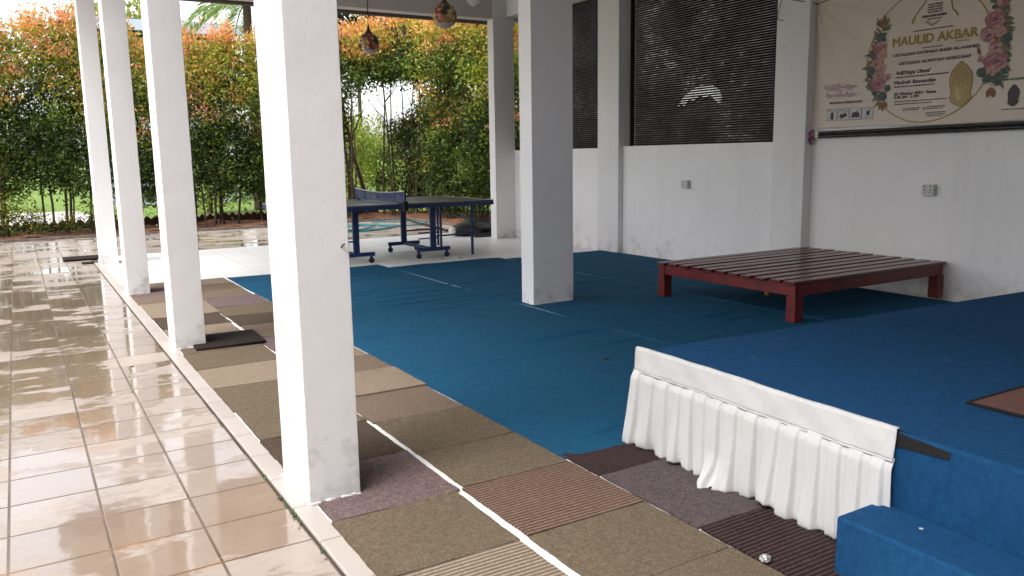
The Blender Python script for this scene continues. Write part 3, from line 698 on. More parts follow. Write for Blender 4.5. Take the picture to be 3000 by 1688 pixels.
def strip(m, pts, w, layer, key, close=False):
    n = len(pts); out = []
    for i, (y, z) in enumerate(pts):
        a = pts[(i-1) % n if close else max(i-1, 0)]; b = pts[(i+1) % n if close else min(i+1, n-1)]
        dy, dz = b[0]-a[0], b[1]-a[1]; L = math.hypot(dy, dz)+1e-9
        out += [bp(y-dz/L*w/2, z+dy/L*w/2, layer), bp(y+dz/L*w/2, z-dy/L*w/2, layer)]
    k = n if close else n-1
    m.add(out, [(2*i, 2*i+1, (2*i+3) % (2*n), (2*i+2) % (2*n)) for i in range(k)], KI[key])
def text(txt, y0, y1, zb, h, key, layer=1, bold=0.0018, italic=0.0, slant=0.0):
    cu = bpy.data.curves.new('t', 'FONT'); cu.body = txt; cu.size = 1.0; cu.resolution_u = 2; cu.shear = italic
    to = bpy.data.objects.new('t', cu); COL.objects.link(to)
    me = bpy.data.meshes.new_from_object(to.evaluated_get(bpy.context.evaluated_depsgraph_get()))
    xs = [v.co.x for v in me.vertices]; ys = [v.co.y for v in me.vertices]
    x0, x1, yt = min(xs), max(xs), max(ys)
    ext = sorted((min(me.vertices[k].co.x for k in p.vertices), max(me.vertices[k].co.x for k in p.vertices)) for p in me.polygons)
    cuts = []; end = ext[0][1]
    for a, b in ext:
        if a-end > 0.17: cuts.append((a+end)/2)
        end = max(end, b)
    co = [tuple(v.co) for v in me.vertices]; pol = [tuple(p.vertices) for p in me.polygons]
    bpy.data.objects.remove(to); bpy.data.curves.remove(cu); bpy.data.meshes.remove(me)
    for wi in range(len(cuts)+1):
        lo = cuts[wi-1] if wi else -1e9; hi = cuts[wi] if wi < len(cuts) else 1e9
        m = MB()
        for ci, (dy, dz) in enumerate(((0, 0), (bold, 0), (-bold, 0), (0, bold*0.8), (0, -bold*0.8))):
          ids = {}
          for p in pol:
            if lo < co[p[0]][0] < hi:
                f = []
                for k in p:
                    if k not in ids:
                        ids[k] = len(m.v); u = (co[k][0]-x0)/(x1-x0)
                        m.v.append(bp(y0+(y1-y0)*u+dy, zb+co[k][1]/yt*h+slant*u+dz, layer+0.2*ci))
                    f.append(ids[k])
                m.f.append(tuple(f)); m.mi.append(0); m.sm.append(False)
        at(m.build('lettering', PK[key]), ban)
text('MAULID AKBAR', 4.890, 4.089, 2.300, 0.076, 'gold', bold=0.0045)
text('USTAZAH FATIMAH INSIR AL-HAMID', 4.884, 4.068, 2.206, 0.026, 'ink')
text('USTAZAH ALWIYAH ASSEGGAF', 4.826, 4.138, 2.128, 0.026, 'ink')
text("AdDhiya Ulami'", 4.847, 4.505, 2.040, 0.034, 'ink')
text('Hadrah Bassaudan', 4.850, 4.446, 1.953, 0.032, 'ink')
text('25 Oktober 2022 - Selasa', 4.847, 4.436, 1.852, 0.024, 'ink')
text('9.30 AM - 5 PM', 4.845, 4.604, 1.822, 0.022, 'ink')
text('MOHON KERJASAMA', 5.551, 5.187, 1.813, 0.020, 'ink')
def microtext(m, y0, y1, z, h, key, seed):
    own = m is None
    if own: m = MB()
    microtext_(m, y0, y1, z, h, key, seed)
    if own: at(m.build('small_lettering', MATS), ban)
def microtext_(m, y0, y1, z, h, key, seed):
    r = random.Random(seed); y = y0
    while y > y1:
        w = r.uniform(0.006, 0.022); w = min(w, y-y1+0.001)
        poly(m, [(y, z), (y-w, z), (y-w, z+h*r.uniform(0.7, 1)), (y, z+h)], 1, key); y -= w+0.004
for a in ((4.689, 4.309, 2.408, 0.011), (4.596, 4.401, 2.252, 0.010), (4.845, 4.321, 2.010, 0.012), (4.848, 4.456, 1.924, 0.011), (4.839, 4.332, 1.789, 0.009), (4.837, 4.469, 1.765, 0.009),
          (4.715, 4.575, 1.722, 0.009), (4.715, 4.590, 1.706, 0.009), (4.515, 4.345, 1.726, 0.009), (4.515, 4.36, 1.709, 0.009), (4.517, 4.331, 1.675, 0.008), (4.517, 4.331, 1.659, 0.008), (4.50, 4.36, 1.643, 0.008), (3.845, 3.62, 1.664, 0.010), (3.66, 3.55, 1.74, 0.012)):
    microtext(None, a[0], a[1], a[2], a[3], 'ink', int(a[2]*1000))
microtext(None, 4.28, 4.16, 2.272, 0.012, 'gold', 5); microtext(None, 4.66, 4.48, 2.183, 0.006, 'palegold', 8)
for y in (4.738, 4.538):
    m = MB(); strip(m, [(y+0.011*math.cos(t*0.7854), 1.716+0.011*math.sin(t*0.7854)) for t in range(8)], 0.005, 1, 'ink', True); at(m.build('social_icon', MATS), ban)
microtext(None, 3.86, 3.55, 1.905, 0.018, 'leaf', 3)
m = MB()
# script emblem above the title
for k in range(4): microtext(m, 4.566, 4.43, 2.555+k*0.022, 0.014, 'ink', 60+k)
microtext(m, 4.615, 4.385, 2.519, 0.022, 'ink', 71); microtext(m, 4.57, 4.43, 2.497, 0.012, 'ink', 72)
strip(m, [(4.58, 2.487), (4.55, 2.465), (4.51, 2.440), (4.47, 2.465), (4.44, 2.487)], 0.007, 1, 'ink')
strip(m, [(4.555, 2.487), (4.51, 2.456), (4.465, 2.487)], 0.004, 1, 'ink')
at(m.build('script_emblem', MATS), ban)
# purple brush script
m = MB(); r = random.Random(4)
for k, (ya, yb, z) in enumerate(((5.632, 5.251, 1.972), (5.60, 5.26, 1.895))):
    pts = [(ya+(yb-ya)*i/60, z+0.022*math.sin(i*0.9+k)*(0.6+0.5*math.sin(i*0.31))+(0.035 if i % 13 == 2 else 0)) for i in range(61)]
    strip(m, pts, 0.006, 2, 'violet')
    at(m.build('brush_script', MATS), ban); m = MB()
for k in range(26):
    y = r.uniform(5.30, 5.62); z = r.uniform(1.86, 2.02); l = r.uniform(0.05, 0.14)
    poly(m, [(y, z), (y-l, z+0.006), (y-l, z+0.012), (y, z+0.009)], 0.3+0.02*k, 'lilac')
at(m.build('colour_wash', MATS), ban)
# ring and gold tassels
m = MB()
cy, cz, ry, rz = 4.545, 2.19, 0.60, 0.595
strip(m, [(cy+ry*math.cos(2*math.pi*i/120), cz+rz*math.sin(2*math.pi*i/120)) for i in range(120)], 0.011, 0.5, 'gold', True)
strip(m, [(4.707, 2.493), (4.695, 2.53), (4.648, 2.596), (4.60, 2.65), (4.573, 2.70)], 0.012, 1, 'gold'); strip(m, [(4.281, 2.497), (4.300, 2.53), (4.337, 2.56), (4.351, 2.636), (4.36, 2.72)], 0.012, 1, 'gold')
poly(m, [(4.69, 2.54), (4.715, 2.485), (4.70, 2.480), (4.672, 2.545)], 1.2, 'gold'); poly(m, [(4.345, 2.56), (4.27, 2.500), (4.285, 2.492), (4.325, 2.545)], 1.2, 'gold')
at(m.build('gold_ring', MATS), ban)
# pierced gold sandal-shaped ornament
m = MB()
half = [(0.0, 0.195), (0.045, 0.155), (0.085, 0.105), (0.099, 0.05), (0.095, -0.005), (0.082, -0.06), (0.079, -0.09), (0.098, -0.115), (0.075, -0.15), (0.035, -0.175), (0.0, -0.192)]
def ornament(c, s, fill, line, lat=True):
    out = [(c[0]-a*s, c[1]+b*s) for a, b in half]+[(c[0]+a*s, c[1]+b*s) for a, b in half[-2:0:-1]]
    poly(m, out, 0.8, fill); strip(m, out, 0.010*s, 3.1, line, True)
    if not lat: return
    def inside(a, b):
        for (a0, b0), (a1, b1) in zip(half, half[1:]):
            if b1 <= b <= b0: return abs(a) < a0+(a1-a0)*(b0-b)/(b0-b1+1e-9)-0.012
        return False
    row = 0; b = 0.17
    while b > -0.185:
        a = -0.1+(0.0125 if row % 2 else 0)
        while a < 0.1:
            if inside(a, b) and math.hypot(a, b) > 0.045: strip(m, [(c[0]+a+0.0125*math.cos(k*1.047), c[1]+b+0.0125*math.sin(k*1.047)) for k in range(6)], 0.0045, 3.0, line, True)
            a += 0.025
        b -= 0.0215; row += 1
    for k in range(10):
        t = k*0.628; d = (math.cos(t), math.sin(t)); e = (-d[1], d[0])
        strip(m, [(c[0]+d[0]*0.012, c[1]+d[1]*0.012), (c[0]+d[0]*0.028+e[0]*0.008, c[1]+d[1]*0.028+e[1]*0.008), (c[0]+d[0]*0.046, c[1]+d[1]*0.046), (c[0]+d[0]*0.028-e[0]*0.008, c[1]+d[1]*0.028-e[1]*0.008)], 0.004, 3.2, line, True)
ornament((4.213, 1.908), 1.0, 'palegold', 'gold'); at(m.build('sandal_emblem', MATS), ban); m = MB(); ornament((3.759, 1.780), 0.46, 'ink', 'ink', False)
at(m.build('sandal_emblem', MATS), ban)
# four little icon cards
m = MB()
for k in range(4):
    m = MB(); y1 = 5.585-k*0.133; y0 = y1-0.122; z0, z1 = 1.650, 1.763
    poly(m, [(y1, z0), (y0, z0), (y0, z1), (y1, z1)], 0.6, 'paper'); strip(m, [(y1, z0), (y0, z0), (y0, z1), (y1, z1)], 0.004, 1.1, 'teal', True)
    yc, zc = (y0+y1)/2, 1.70
    microtext(m, y1-0.012, y0+0.05, z1-0.018, 0.007, 'ink', 90+k)
    strip(m, [(yc+0.0, zc+0.02), (yc-0.04, zc+0.045)], 0.006, 2.8, 'ink')
    if k == 0: poly(m, [(yc+0.014, zc-0.04), (yc-0.02, zc-0.04), (yc-0.02, zc+0.03), (yc+0.014, zc+0.03)], 2.6, 'ink')
    elif k == 1: poly(m, [(yc+0.045, zc-0.01), (yc+0.02, zc-0.035), (yc-0.035, zc-0.015), (yc-0.045, zc+0.01), (yc-0.02, zc+0.02), (yc, zc+0.005), (yc+0.02, zc+0.015)], 2.6, 'ink')
    elif k == 2: poly(m, [(yc+0.045, zc-0.03), (yc-0.045, zc-0.03), (yc-0.045, zc+0.01), (yc-0.02, zc+0.025), (yc+0.03, zc+0.02)], 2.6, 'ink')
    else: poly(m, [(yc+0.012, zc-0.012), (yc-0.022, zc-0.012), (yc-0.022, zc+0.025), (yc+0.012, zc+0.025)], 2.6, 'ink'); strip(m, [(yc+0.02, zc-0.04), (yc-0.01, zc-0.01)], 0.005, 2.8, 'ink')
    at(m.build('icon_card', MATS), ban)
# flower garlands
m = MB(); fr = random.Random(21); LAY = [2.0]
def leafp(y, z, ang, L, wd, key):
    LAY[0] += 0.004; d = (math.cos(ang), math.sin(ang)); e = (-d[1], d[0])
    pts = [(0, 0), (0.25, 0.7), (0.55, 1), (0.85, 0.45), (1, 0), (0.85, -0.45), (0.55, -1), (0.25, -0.7)]
    poly(m, [(y+d[0]*a*L+e[0]*b*wd/2, z+d[1]*a*L+e[1]*b*wd/2) for a, b in pts], LAY[0], key)
def rose(y, z, r, c1, c2, c3):
    for ring, (rr, n, col) in enumerate(((1.0, 7, c1), (0.74, 6, c2), (0.5, 5, c1), (0.32, 4, c3))):
        for k in range(n):
            a = k*6.283/n+ring*0.6+fr.uniform(-0.2, 0.2); LAY[0] += 0.004
            py, pz = y+math.cos(a)*r*rr*0.55, z+math.sin(a)*r*rr*0.55
            poly(m, [(py+math.cos(t*0.785)*r*rr*0.48, pz+math.sin(t*0.785)*r*rr*0.42) for t in range(8)], LAY[0], col if (k+ring) % 3 else c2)
def garland(spine, out, roses, n):
    for i in range(n):
        t = i/n; k = min(int(t*(len(spine)-1)), len(spine)-2); f = t*(len(spine)-1)-k
        y = spine[k][0]*(1-f)+spine[k+1][0]*f; z = spine[k][1]*(1-f)+spine[k+1][1]*f
        s = out if fr.random() < 0.7 else -out
        ang = (0 if s > 0 else math.pi)+fr.uniform(-1.1, 1.1)
        leafp(y+fr.uniform(-0.03, 0.03), z, ang, fr.uniform(0.06, 0.13)*(1 if s == out else 0.6), fr.uniform(0.018, 0.036), fr.choice(['leaf', 'leaf', 'olive', 'teal', 'rust', 'olive']))
    for y, z, r, c in roses: rose(y, z, r, *c)
P1 = ('pink', 'rose', 'deep'); P2 = ('rose', 'pink', 'deep'); P3 = ('peach', 'pink', 'rose'); P4 = ('teal', 'leaf', 'ink')
leafp(4.975, 2.50, 1.57, 0.10, 0.035, 'rust'); leafp(4.985, 2.49, 1.2, 0.09, 0.03, 'rust'); leafp(4.97, 2.49, 2.0, 0.09, 0.03, 'olive'); leafp(4.965, 1.80, -1.57, 0.085, 0.045, 'rust'); leafp(4.97, 1.80, -1.1, 0.08, 0.04, 'rust'); leafp(4.955, 1.81, -2.1, 0.08, 0.04, 'rust')
garland([(4.985, 2.50), (5.03, 2.36), (5.06, 2.22), (5.06, 2.08), (5.04, 1.95), (4.97, 1.83)], 1,
        [(5.01, 2.40, 0.045, P4), (5.02, 2.305, 0.07, P1), (5.00, 2.235, 0.055, P3), (5.05, 2.16, 0.06, P2), (5.09, 2.11, 0.035, P4), (5.00, 2.12, 0.05, P3), (5.02, 2.055, 0.055, P2), (5.015, 1.975, 0.078, P1), (4.925, 2.03, 0.035, P2), (4.915, 1.925, 0.035, P4), (4.965, 1.85, 0.045, P4)], 110)
at(m.build('flower_garland', MATS), ban); m = MB()
garland([(3.96, 2.62), (3.91, 2.46), (3.90, 2.33), (3.91, 2.2), (3.89, 2.06), (3.93, 1.92)], -1,
        [(3.97, 2.60, 0.05, P4), (3.90, 2.56, 0.055, P2), (3.955, 2.42, 0.085, P1), (4.005, 2.30, 0.07, P2), (3.90, 2.31, 0.05, P3), (3.85, 2.25, 0.045, P4), (3.935, 2.19, 0.06, P2), (3.925, 2.075, 0.105, P1), (3.96, 1.99, 0.05, P3), (4.05, 2.10, 0.03, P2), (4.035, 1.99, 0.045, P4), (3.985, 1.93, 0.045, P4), (3.91, 1.915, 0.05, P4)], 130)
leafp(3.955, 1.86, -1.3, 0.09, 0.05, 'rust'); leafp(3.945, 1.86, -1.8, 0.09, 0.05, 'rust'); leafp(4.06, 2.13, 1.3, 0.08, 0.03, 'rust'); leafp(4.0, 1.9, 3.4, 0.09, 0.02, 'palegold')
at(m.build('flower_garland', MATS), ban)

TB = plain('black_pole_paint', (0.012, 0.012, 0.012), 0.3, 0.5, 0.2)
pole = thing('banner_pole', 'pair of black poles weighting the bottom edge of the banner', 'pole', (7.15, 5.0, 1.51))
for dz, dx in ((0.0, 0.0), (-0.036, -0.004)):
    m = MB(); m.tube([(7.155+dx, 5.665, 1.531+dz), (7.155+dx, 4.9, 1.537+dz), (7.155+dx, 3.2, 1.558+dz)], 0.0165, 12)
    at(m.build('pole_tube', TB), pole)
m = MB(); m.box(7.13, 7.175, 5.667, 5.704, 1.480, 1.549); at(m.build('end_cap', plain('yellowed_plastic', (0.62, 0.64, 0.42), 0.5), bevel=0.004), pole)
rbm = plain('magenta_ribbon', (0.27, 0.05, 0.11), 0.5)
m = MB()
for pts in ([(7.14, 5.735, 1.565), (7.12, 5.745, 1.53), (7.135, 5.73, 1.49), (7.12, 5.755, 1.45), (7.14, 5.745, 1.41)], [(7.14, 5.725, 1.55), (7.115, 5.76, 1.535), (7.12, 5.765, 1.50), (7.14, 5.73, 1.50)], [(7.13, 5.735, 1.49), (7.11, 5.755, 1.47), (7.12, 5.76, 1.435), (7.135, 5.73, 1.43)]):
    P = spline(pts, 6)
    m.add([q for i, p in enumerate(P) for q in (p+Vector((0.004*math.sin(i), 0.014, 0.004)), p-Vector((0.004*math.cos(i), 0.014, 0.004)))], [(2*i, 2*i+1, 2*i+3, 2*i+2) for i in range(len(P)-1)], 0, True)
o = m.build('ribbon', rbm); o.modifiers.new('s', 'SOLIDIFY').thickness = 0.002
tag(o, 'crumpled magenta ribbon tied at the left end of the banner pole', 'ribbon')

# ------------------------------------------------------------------ small loose things
foil = plain('crumpled_foil', (0.5, 0.5, 0.5), 0.35, 0.5, 0.1, 40, metal=0.7)
bm = bmesh.new(); bmesh.ops.create_icosphere(bm, subdivisions=3, radius=0.018); fr = random.Random(3)
for v in bm.verts: v.co *= fr.uniform(0.7, 1.15); v.co.z *= 0.6; v.co.x *= 1.3
me = bpy.data.meshes.new('foil_scrap'); bm.to_mesh(me); bm.free(); me.materials.append(foil)
o = bpy.data.objects.new('foil_scrap', me); COL.objects.link(o); o.location = (2.0, 1.725, 0.022); o.rotation_euler.z = 0.5
tag(o, 'crumpled silver foil scrap on the edge of the maroon tile', 'litter')
lit = plain('dry_leaf', (0.05, 0.035, 0.025), 0.8)
def scrap(label, x, y, z, s, mat=lit):
    m = MB(); r = random.Random(int(x*997+y*31)); n = 9
    ring = [(s*(0.6+0.5*r.random())*math.cos(k*6.283/n), s*(0.5+0.4*r.random())*math.sin(k*6.283/n), s*0.25*r.random()) for k in range(n)]
    m.add([(0, 0, s*0.35)]+ring, [(0, k+1, (k+1) % n+1) for k in range(n)]); m.add([(a, b, 0) for a, b, c in ring]+ring, [(k, (k+1) % n, (k+1) % n+n, k+n) for k in range(n)])
    o = m.build('dry_leaf_scrap', mat); o.location = (x, y, z)
    return tag(o, label, 'litter')
scrap('curled dark leaf scrap on the blue carpet beyond the stage corner', 3.23, 4.17, 0.014, 0.028)
scrap('dark scrap on the white tiles in front of the table tennis table', 4.78, 9.72, 0.002, 0.02)
scrap('brown bit of litter on the white tiles beside the low table leg', 5.02, 9.66, 0.002, 0.026)
scrap('pale splinter lying on the blue step', 2.27, 1.36, 0.202, 0.009, plain('pale_splinter', (0.5, 0.5, 0.48), 0.7))
scrap('dark leaf bit on the wet tiles near the second column', 0.55, 5.9, GZ+0.001, 0.014)
wm_ = plain('weed_green', (0.05, 0.09, 0.03), 0.6)
m = MB(); r = random.Random(8)
for k in range(60):
    x = 0.802+r.uniform(-0.012, 0.006); y = r.choice([3.42, 3.15, 3.0, 2.95, 3.02, 2.6, 4.3, 2.2])+r.uniform(-0.05, 0.05); a = r.uniform(0, 6.28); L = r.uniform(0.008, 0.026)
    d = Vector((math.cos(a), math.sin(a), 0.7)); e = Vector((-math.sin(a), math.cos(a), 0))*L*0.25; p = Vector((x, y, GZ))
    m.add([p-e*0.5, p+e*0.5, p+d*L*0.6+e, p+d*L, p+d*L*0.6-e], [(0, 1, 2, 3, 4)])
tag(m.build('weeds', wm_), 'small green weeds growing in the joint along the border strip', 'weeds', kind='stuff')
dj = plain('dark_joint_dirt', (0.045, 0.03, 0.02), 0.9)
m = MB(); n = 160
m.grid(1, n, lambda u, v: (0.8065-0.009*u*(0.6+0.5*abs(math.sin(v*61)+0.5*math.sin(v*151))), 0.5+12.1*v, GZ+0.0035*(1-u)+0.0008))
tag(m.build('joint_dirt', dj), kind='structure')

# hose, tarpaulin
hm = plain('teal_hose_plastic', (0.012, 0.13, 0.15), 0.35, 0.5, 0.15)
hp = []
for k in range(64):
    a = k*0.32; rr = 1.0+0.22*math.sin(k*0.37)
    hp.append((5.15+0.9*rr*math.cos(a)+0.25*math.sin(k*0.09), 15.15+0.72*rr*math.sin(a)+0.2*math.cos(k*0.11), GZ+0.018+0.012*(k % 7)/7+0.02*(k/64)))
hp += [(6.2, 15.3, 0.02), (6.6, 15.0, 0.01), (7.0, 15.02, 0.01), (7.2, 15.4, 0.02), (7.15, 16.0, 0.01), (6.4, 16.4, 0.005)]
m = MB(); m.tube(spline(hp, 3), 0.014, 7)
tag(m.build('garden_hose', hm), 'teal garden hose lying in loose coils on the far wet tiles', 'hose')
m = MB(); m.tube(spline([(7.0, 16.3, 0.12), (6.95, 15.4, 0.03), (6.9, 14.4, 0.012), (6.75, 13.7, 0.012), (6.6, 13.2, 0.03)], 8), 0.02, 8)
tag(m.build('black_pipe', RUB), 'black flexible pipe curving over the far tiles towards the tarpaulin', 'pipe')
tm = plain('black_tarpaulin', (0.022, 0.022, 0.025), 0.38, 0.5, 0.3, 8, bmp=0.02)
tarp = thing('rolled_tarpaulin', 'rolled black tarpaulin with a pale end lying behind the corner column', 'tarpaulin', (6.85, 12.35, 0))
m = MB()
def roll(u, v):
    a = 2*math.pi*v; rr = 0.13*(1+0.12*math.sin(3*a+u*9)+0.08*math.sin(7*a-u*15))*(0.55+0.45*min(1, u*4))*(1+0.15*math.sin(u*5))
    return (-0.55+1.15*u, 0.1*math.sin(u*3)+rr*math.cos(a)*1.5, max(0.0, 0.11+rr*math.sin(a)))
m.grid(40, 30, roll); m.add([roll(0, k/30) for k in range(30)], [tuple(range(30))])
m.build('tarp_roll', tm, tarp)
m = MB(); m.grid(26, 18, lambda u, v: (-0.35+1.0*u, -0.42+0.5*v, 0.012+0.02*abs(math.sin(u*12+v*5))*v+0.12*v*v)); o = m.build('tarp_flap', tm, tarp); o.modifiers.new('s', 'SOLIDIFY').thickness = 0.004
m = MB(); m.lathe([(0.0, 0.03), (0.05, 0.02), (0.066, 0.0), (0.07, -0.08)], n=16); o = m.build('pale_end', plain('pale_bundle_end', (0.6, 0.58, 0.52), 0.7), tarp); o.location = (-0.60, 0.0, 0.10); o.rotation_euler = (0, R(-90), 0)

# sawtooth brick edging behind the bed
bk = plain('old_dark_brick', (0.10, 0.045, 0.035), 0.85, 0.3, 0.35, 18, bmp=0.01)
m = MB(); m.box(-0.125, 0.125, -0.05, 0.05, -0.06, 0.06); proto = m.build('edging_brick', bk, bevel=0.006)
for i in range(58):
    o = proto if i == 0 else proto.copy()
    if i: COL.objects.link(o)
    o.location = (-1.6+i*0.158, 18.72+0.01*math.sin(i*2.1), 0.085+0.008*math.sin(i*1.3)); o.rotation_euler = (0, R(45+4*math.sin(i*2.7)), 0)
    tag(o, 'tilted dark brick in the sawtooth edging behind the hedge bed', 'brick', 'sawtooth brick edging')

# ------------------------------------------------------------------ planting
fm, ft, fb = new_mat('leaves')
at_ = ft.nodes.new('ShaderNodeAttribute'); at_.attribute_name = 'tint'
fb.inputs['Roughness'].default_value = 0.5; fb.inputs['Specular IOR Level'].default_value = 0.3
ft.links.new(at_.outputs['Color'], fb.inputs['Base Color'])
tr = ft.nodes.new('ShaderNodeBsdfTranslucent'); mx = ft.nodes.new('ShaderNodeMixShader'); mx.inputs[0].default_value = 0.36
ft.links.new(mixc(ft, 1.0, at_.outputs['Color'], (1.25, 1.2, 0.7), 'MULTIPLY'), tr.inputs['Color'])
ft.links.new(fb.outputs[0], mx.inputs[1]); ft.links.new(tr.outputs[0], mx.inputs[2]); ft.links.new(mx.outputs[0], ft.nodes['Material Output'].inputs[0])
bark = plain('brown_bark', (0.085, 0.06, 0.042), 0.9, 0.2, 0.4, 30, bmp=0.01)
def leaves(name, P, D, L, C, width=0.42, seed=0):
    """P points, D unit directions, L lengths, C colours -> one mesh of folded leaf blades"""
    g = np.random.default_rng(seed); n = len(P)
    q = g.normal(size=(n, 3)); s = np.cross(D, q); s /= np.linalg.norm(s, axis=1, keepdims=True)+1e-9
    up = np.cross(s, D)
    l = L[:, None]; w_ = l*width*0.5
    V = np.stack([P, P+D*l*0.45+s*w_+up*l*0.06, P+D*l-up*l*0.08, P+D*l*0.45-s*w_+up*l*0.06], 1).reshape(-1, 3)
    me = bpy.data.meshes.new(name); me.vertices.add(4*n); me.loops.add(4*n); me.polygons.add(n)
    me.vertices.foreach_set('co', V.astype(np.float32).ravel())
    me.loops.foreach_set('vertex_index', np.arange(4*n, dtype=np.int32))
    me.polygons.foreach_set('loop_start', np.arange(0, 4*n, 4, dtype=np.int32)); me.polygons.foreach_set('loop_total', np.full(n, 4, dtype=np.int32))
    me.update(); me.validate()
    at = me.attributes.new('tint', 'FLOAT_COLOR', 'POINT')
    at.data.foreach_set('color', np.repeat(np.concatenate([C, np.ones((n, 1))], 1), 4, 0).astype(np.float32).ravel())
    me.materials.append(fm); return me
GREEN = np.array([[0.036, 0.068, 0.016], [0.070, 0.115, 0.020], [0.125, 0.175, 0.028], [0.03, 0.048, 0.018]])
YEL = np.array([[0.32, 0.36, 0.045], [0.42, 0.37, 0.06], [0.24, 0.31, 0.045]])
NEW = np.array([[0.74, 0.30, 0.10], [0.76, 0.37, 0.14], [0.74, 0.29, 0.20], [0.70, 0.42, 0.12]])
def crown_mesh(name, seed, z0, z1, rx, ry, ncl, nlf, top=0.75, flush=0.09, loose=1.0, gap=None, dark=1.0, yel=1.0):
    g = np.random.default_rng(seed)
    Ps, Ds, Ls, Cs = [], [], [], []
    spots = [(rx*math.cos(a), ry*math.sin(a), z0+(z1-z0)*b) for a, b in zip(g.uniform(0, 6.283, 9), g.uniform(0.3, 0.95, 9))]
    made = 0
    while made < ncl:
        z = g.uniform(z0, z1); tt_ = (z-z0)/(z1-z0)
        prof = (0.55+0.75*math.sin(math.pi*min(1, tt_*0.62+0.22)))*(1.0 if tt_ < 0.82 else max(0.25, 1-(tt_-0.82)*3.2))
        a = g.uniform(0, 6.283); rr = math.sqrt(g.uniform(0.05, 1))
        x, y = rx*prof*rr*math.cos(a), ry*prof*rr*math.sin(a)
        if gap and gap[0] < z < gap[1] and g.random() < gap[2]: continue
        made += 1
        k = int(nlf/ncl*g.uniform(0.5, 1.5)); sz = g.uniform(0.11, 0.22)*loose
        p = np.array([x, y, z])+g.normal(size=(k, 3))*np.array([sz, sz, sz*0.8])
        up_t = z > z1-top*g.uniform(0.25, 1.15)
        fl = (flush > 0.03 and any((x-a)**2+(y-b)**2+(z-c)**2 < 0.085 for a, b, c in spots[:int(flush*70)])) or (up_t and g.random() < 0.58)
        d = g.normal(size=(k, 3))+np.array([x/max(rx, .1), y/max(ry, .1), 0.55 if up_t else 0.05])*0.8
        if fl: d += np.array([0, 0, 1.1])
        d /= np.linalg.norm(d, axis=1, keepdims=True)
        base = GREEN[g.integers(0, 4)]*g.uniform(0.6, 1.6)*dark
        c = base*(1+g.uniform(-0.3, 0.4, size=(k, 1)))
        if tt_ > 0.4 and g.random() < (tt_-0.35)*1.9*yel: c = YEL[g.integers(0, 3)]*g.uniform(0.55, 1.1)*(1+g.uniform(-0.3, 0.3, size=(k, 1)))
        if fl:
            nw = NEW[g.integers(0, 4)]*(1+g.uniform(-0.25, 0.2, size=(k, 1)))
            hi = (p[:, 2] > z-0.02)[:, None]; c = np.where(hi, nw, YEL[g.integers(0, 3)]*0.9)
        Ps.append(p); Ds.append(d); Ls.append(g.uniform(0.055, 0.11, k)); Cs.append(np.clip(c, 0.004, 0.8))
    # upright shoots at the top
    for _ in range(16 if top > 0.3 else 0):
        a = g.uniform(0, 6.283); rr = g.uniform(0, 0.8); h = g.uniform(0.15, 0.5); k = int(26*h/0.3)
        b0 = np.array([rx*rr*math.cos(a)*0.7, ry*rr*math.sin(a)*0.7, z1-0.35]); tz = np.linspace(0, h+0.2, k)
        p = b0+np.stack([tz*g.uniform(-0.15, 0.15)+g.normal(size=k)*0.03, tz*g.uniform(-0.15, 0.15)+g.normal(size=k)*0.03, tz], 1)
        d = g.normal(size=(k, 3))*0.6+np.array([0, 0, 1.0]); d /= np.linalg.norm(d, axis=1, keepdims=True)
        Ps.append(p); Ds.append(d); Ls.append(g.uniform(0.05, 0.09, k)); Cs.append(NEW[g.integers(0, 4)]*(1+g.uniform(-0.25, 0.2, size=(k, 1))))
    P = np.concatenate(Ps); return leaves(name, P, np.concatenate(Ds), np.concatenate(Ls), np.concatenate(Cs), seed=seed)
def trunk_mb(seed, n, h, spread, r0):
    r = random.Random(seed); m = MB()
    for k in range(n):
        x, y = r.uniform(-spread, spread), r.uniform(-spread*0.5, spread*0.5)
        pts = [(x, y, -0.05)]; dx, dy = r.uniform(-0.05, 0.05), r.uniform(-0.05, 0.05)
        hh = h*r.uniform(0.75, 1.0); st = 9
        for i in range(1, st+1):
            x += dx*hh/st*1.6+r.uniform(-0.03, 0.03); y += dy*hh/st+r.uniform(-0.03, 0.03); pts.append((x, y, hh*i/st))
        rad = r0*r.uniform(0.55, 1.1)
        m.tube(pts, [rad*(1-0.75*i/st) for i in range(st+1)], 7)
        for b in range(5):
            i = r.randrange(3, st); p = Vector(pts[i]); a = r.uniform(0, 6.28); L = r.uniform(0.25, 0.6)
            m.tube([p, p+Vector((math.cos(a)*L*0.5, math.sin(a)*L*0.5, L*0.55)), p+Vector((math.cos(a)*L*0.8, math.sin(a)*L*0.8, L*1.1))], [rad*0.4, rad*0.28, rad*0.12], 5)
    return m
kinds = {}
def plant_kind(key, crown, trunk): kinds[key] = (crown, trunk.build('trunk_mesh', bark).data); o = bpy.data.objects['trunk_mesh']; bpy.data.objects.remove(o)
plant_kind('hedgeA', crown_mesh('crown', 1, 0.95, 4.05, 0.50, 0.5, 150, 10500, top=0.8, flush=0.08), trunk_mb(1, 5, 3.4, 0.4, 0.030))
plant_kind('hedgeB', crown_mesh('crown', 2, 0.85, 3.85, 0.50, 0.5, 150, 10500, top=0.7, flush=0.09), trunk_mb(2, 6, 3.2, 0.45, 0.026))
plant_kind('denseA', crown_mesh('crown', 3, 0.65, 3.75, 0.50, 0.5, 150, 10500, top=0.75, flush=0.05), trunk_mb(3, 4, 3.2, 0.35, 0.03))
plant_kind('denseB', crown_mesh('crown', 4, 0.5, 3.95, 0.50, 0.5, 150, 10500, top=0.85, flush=0.06), trunk_mb(4, 4, 3.3, 0.35, 0.03))
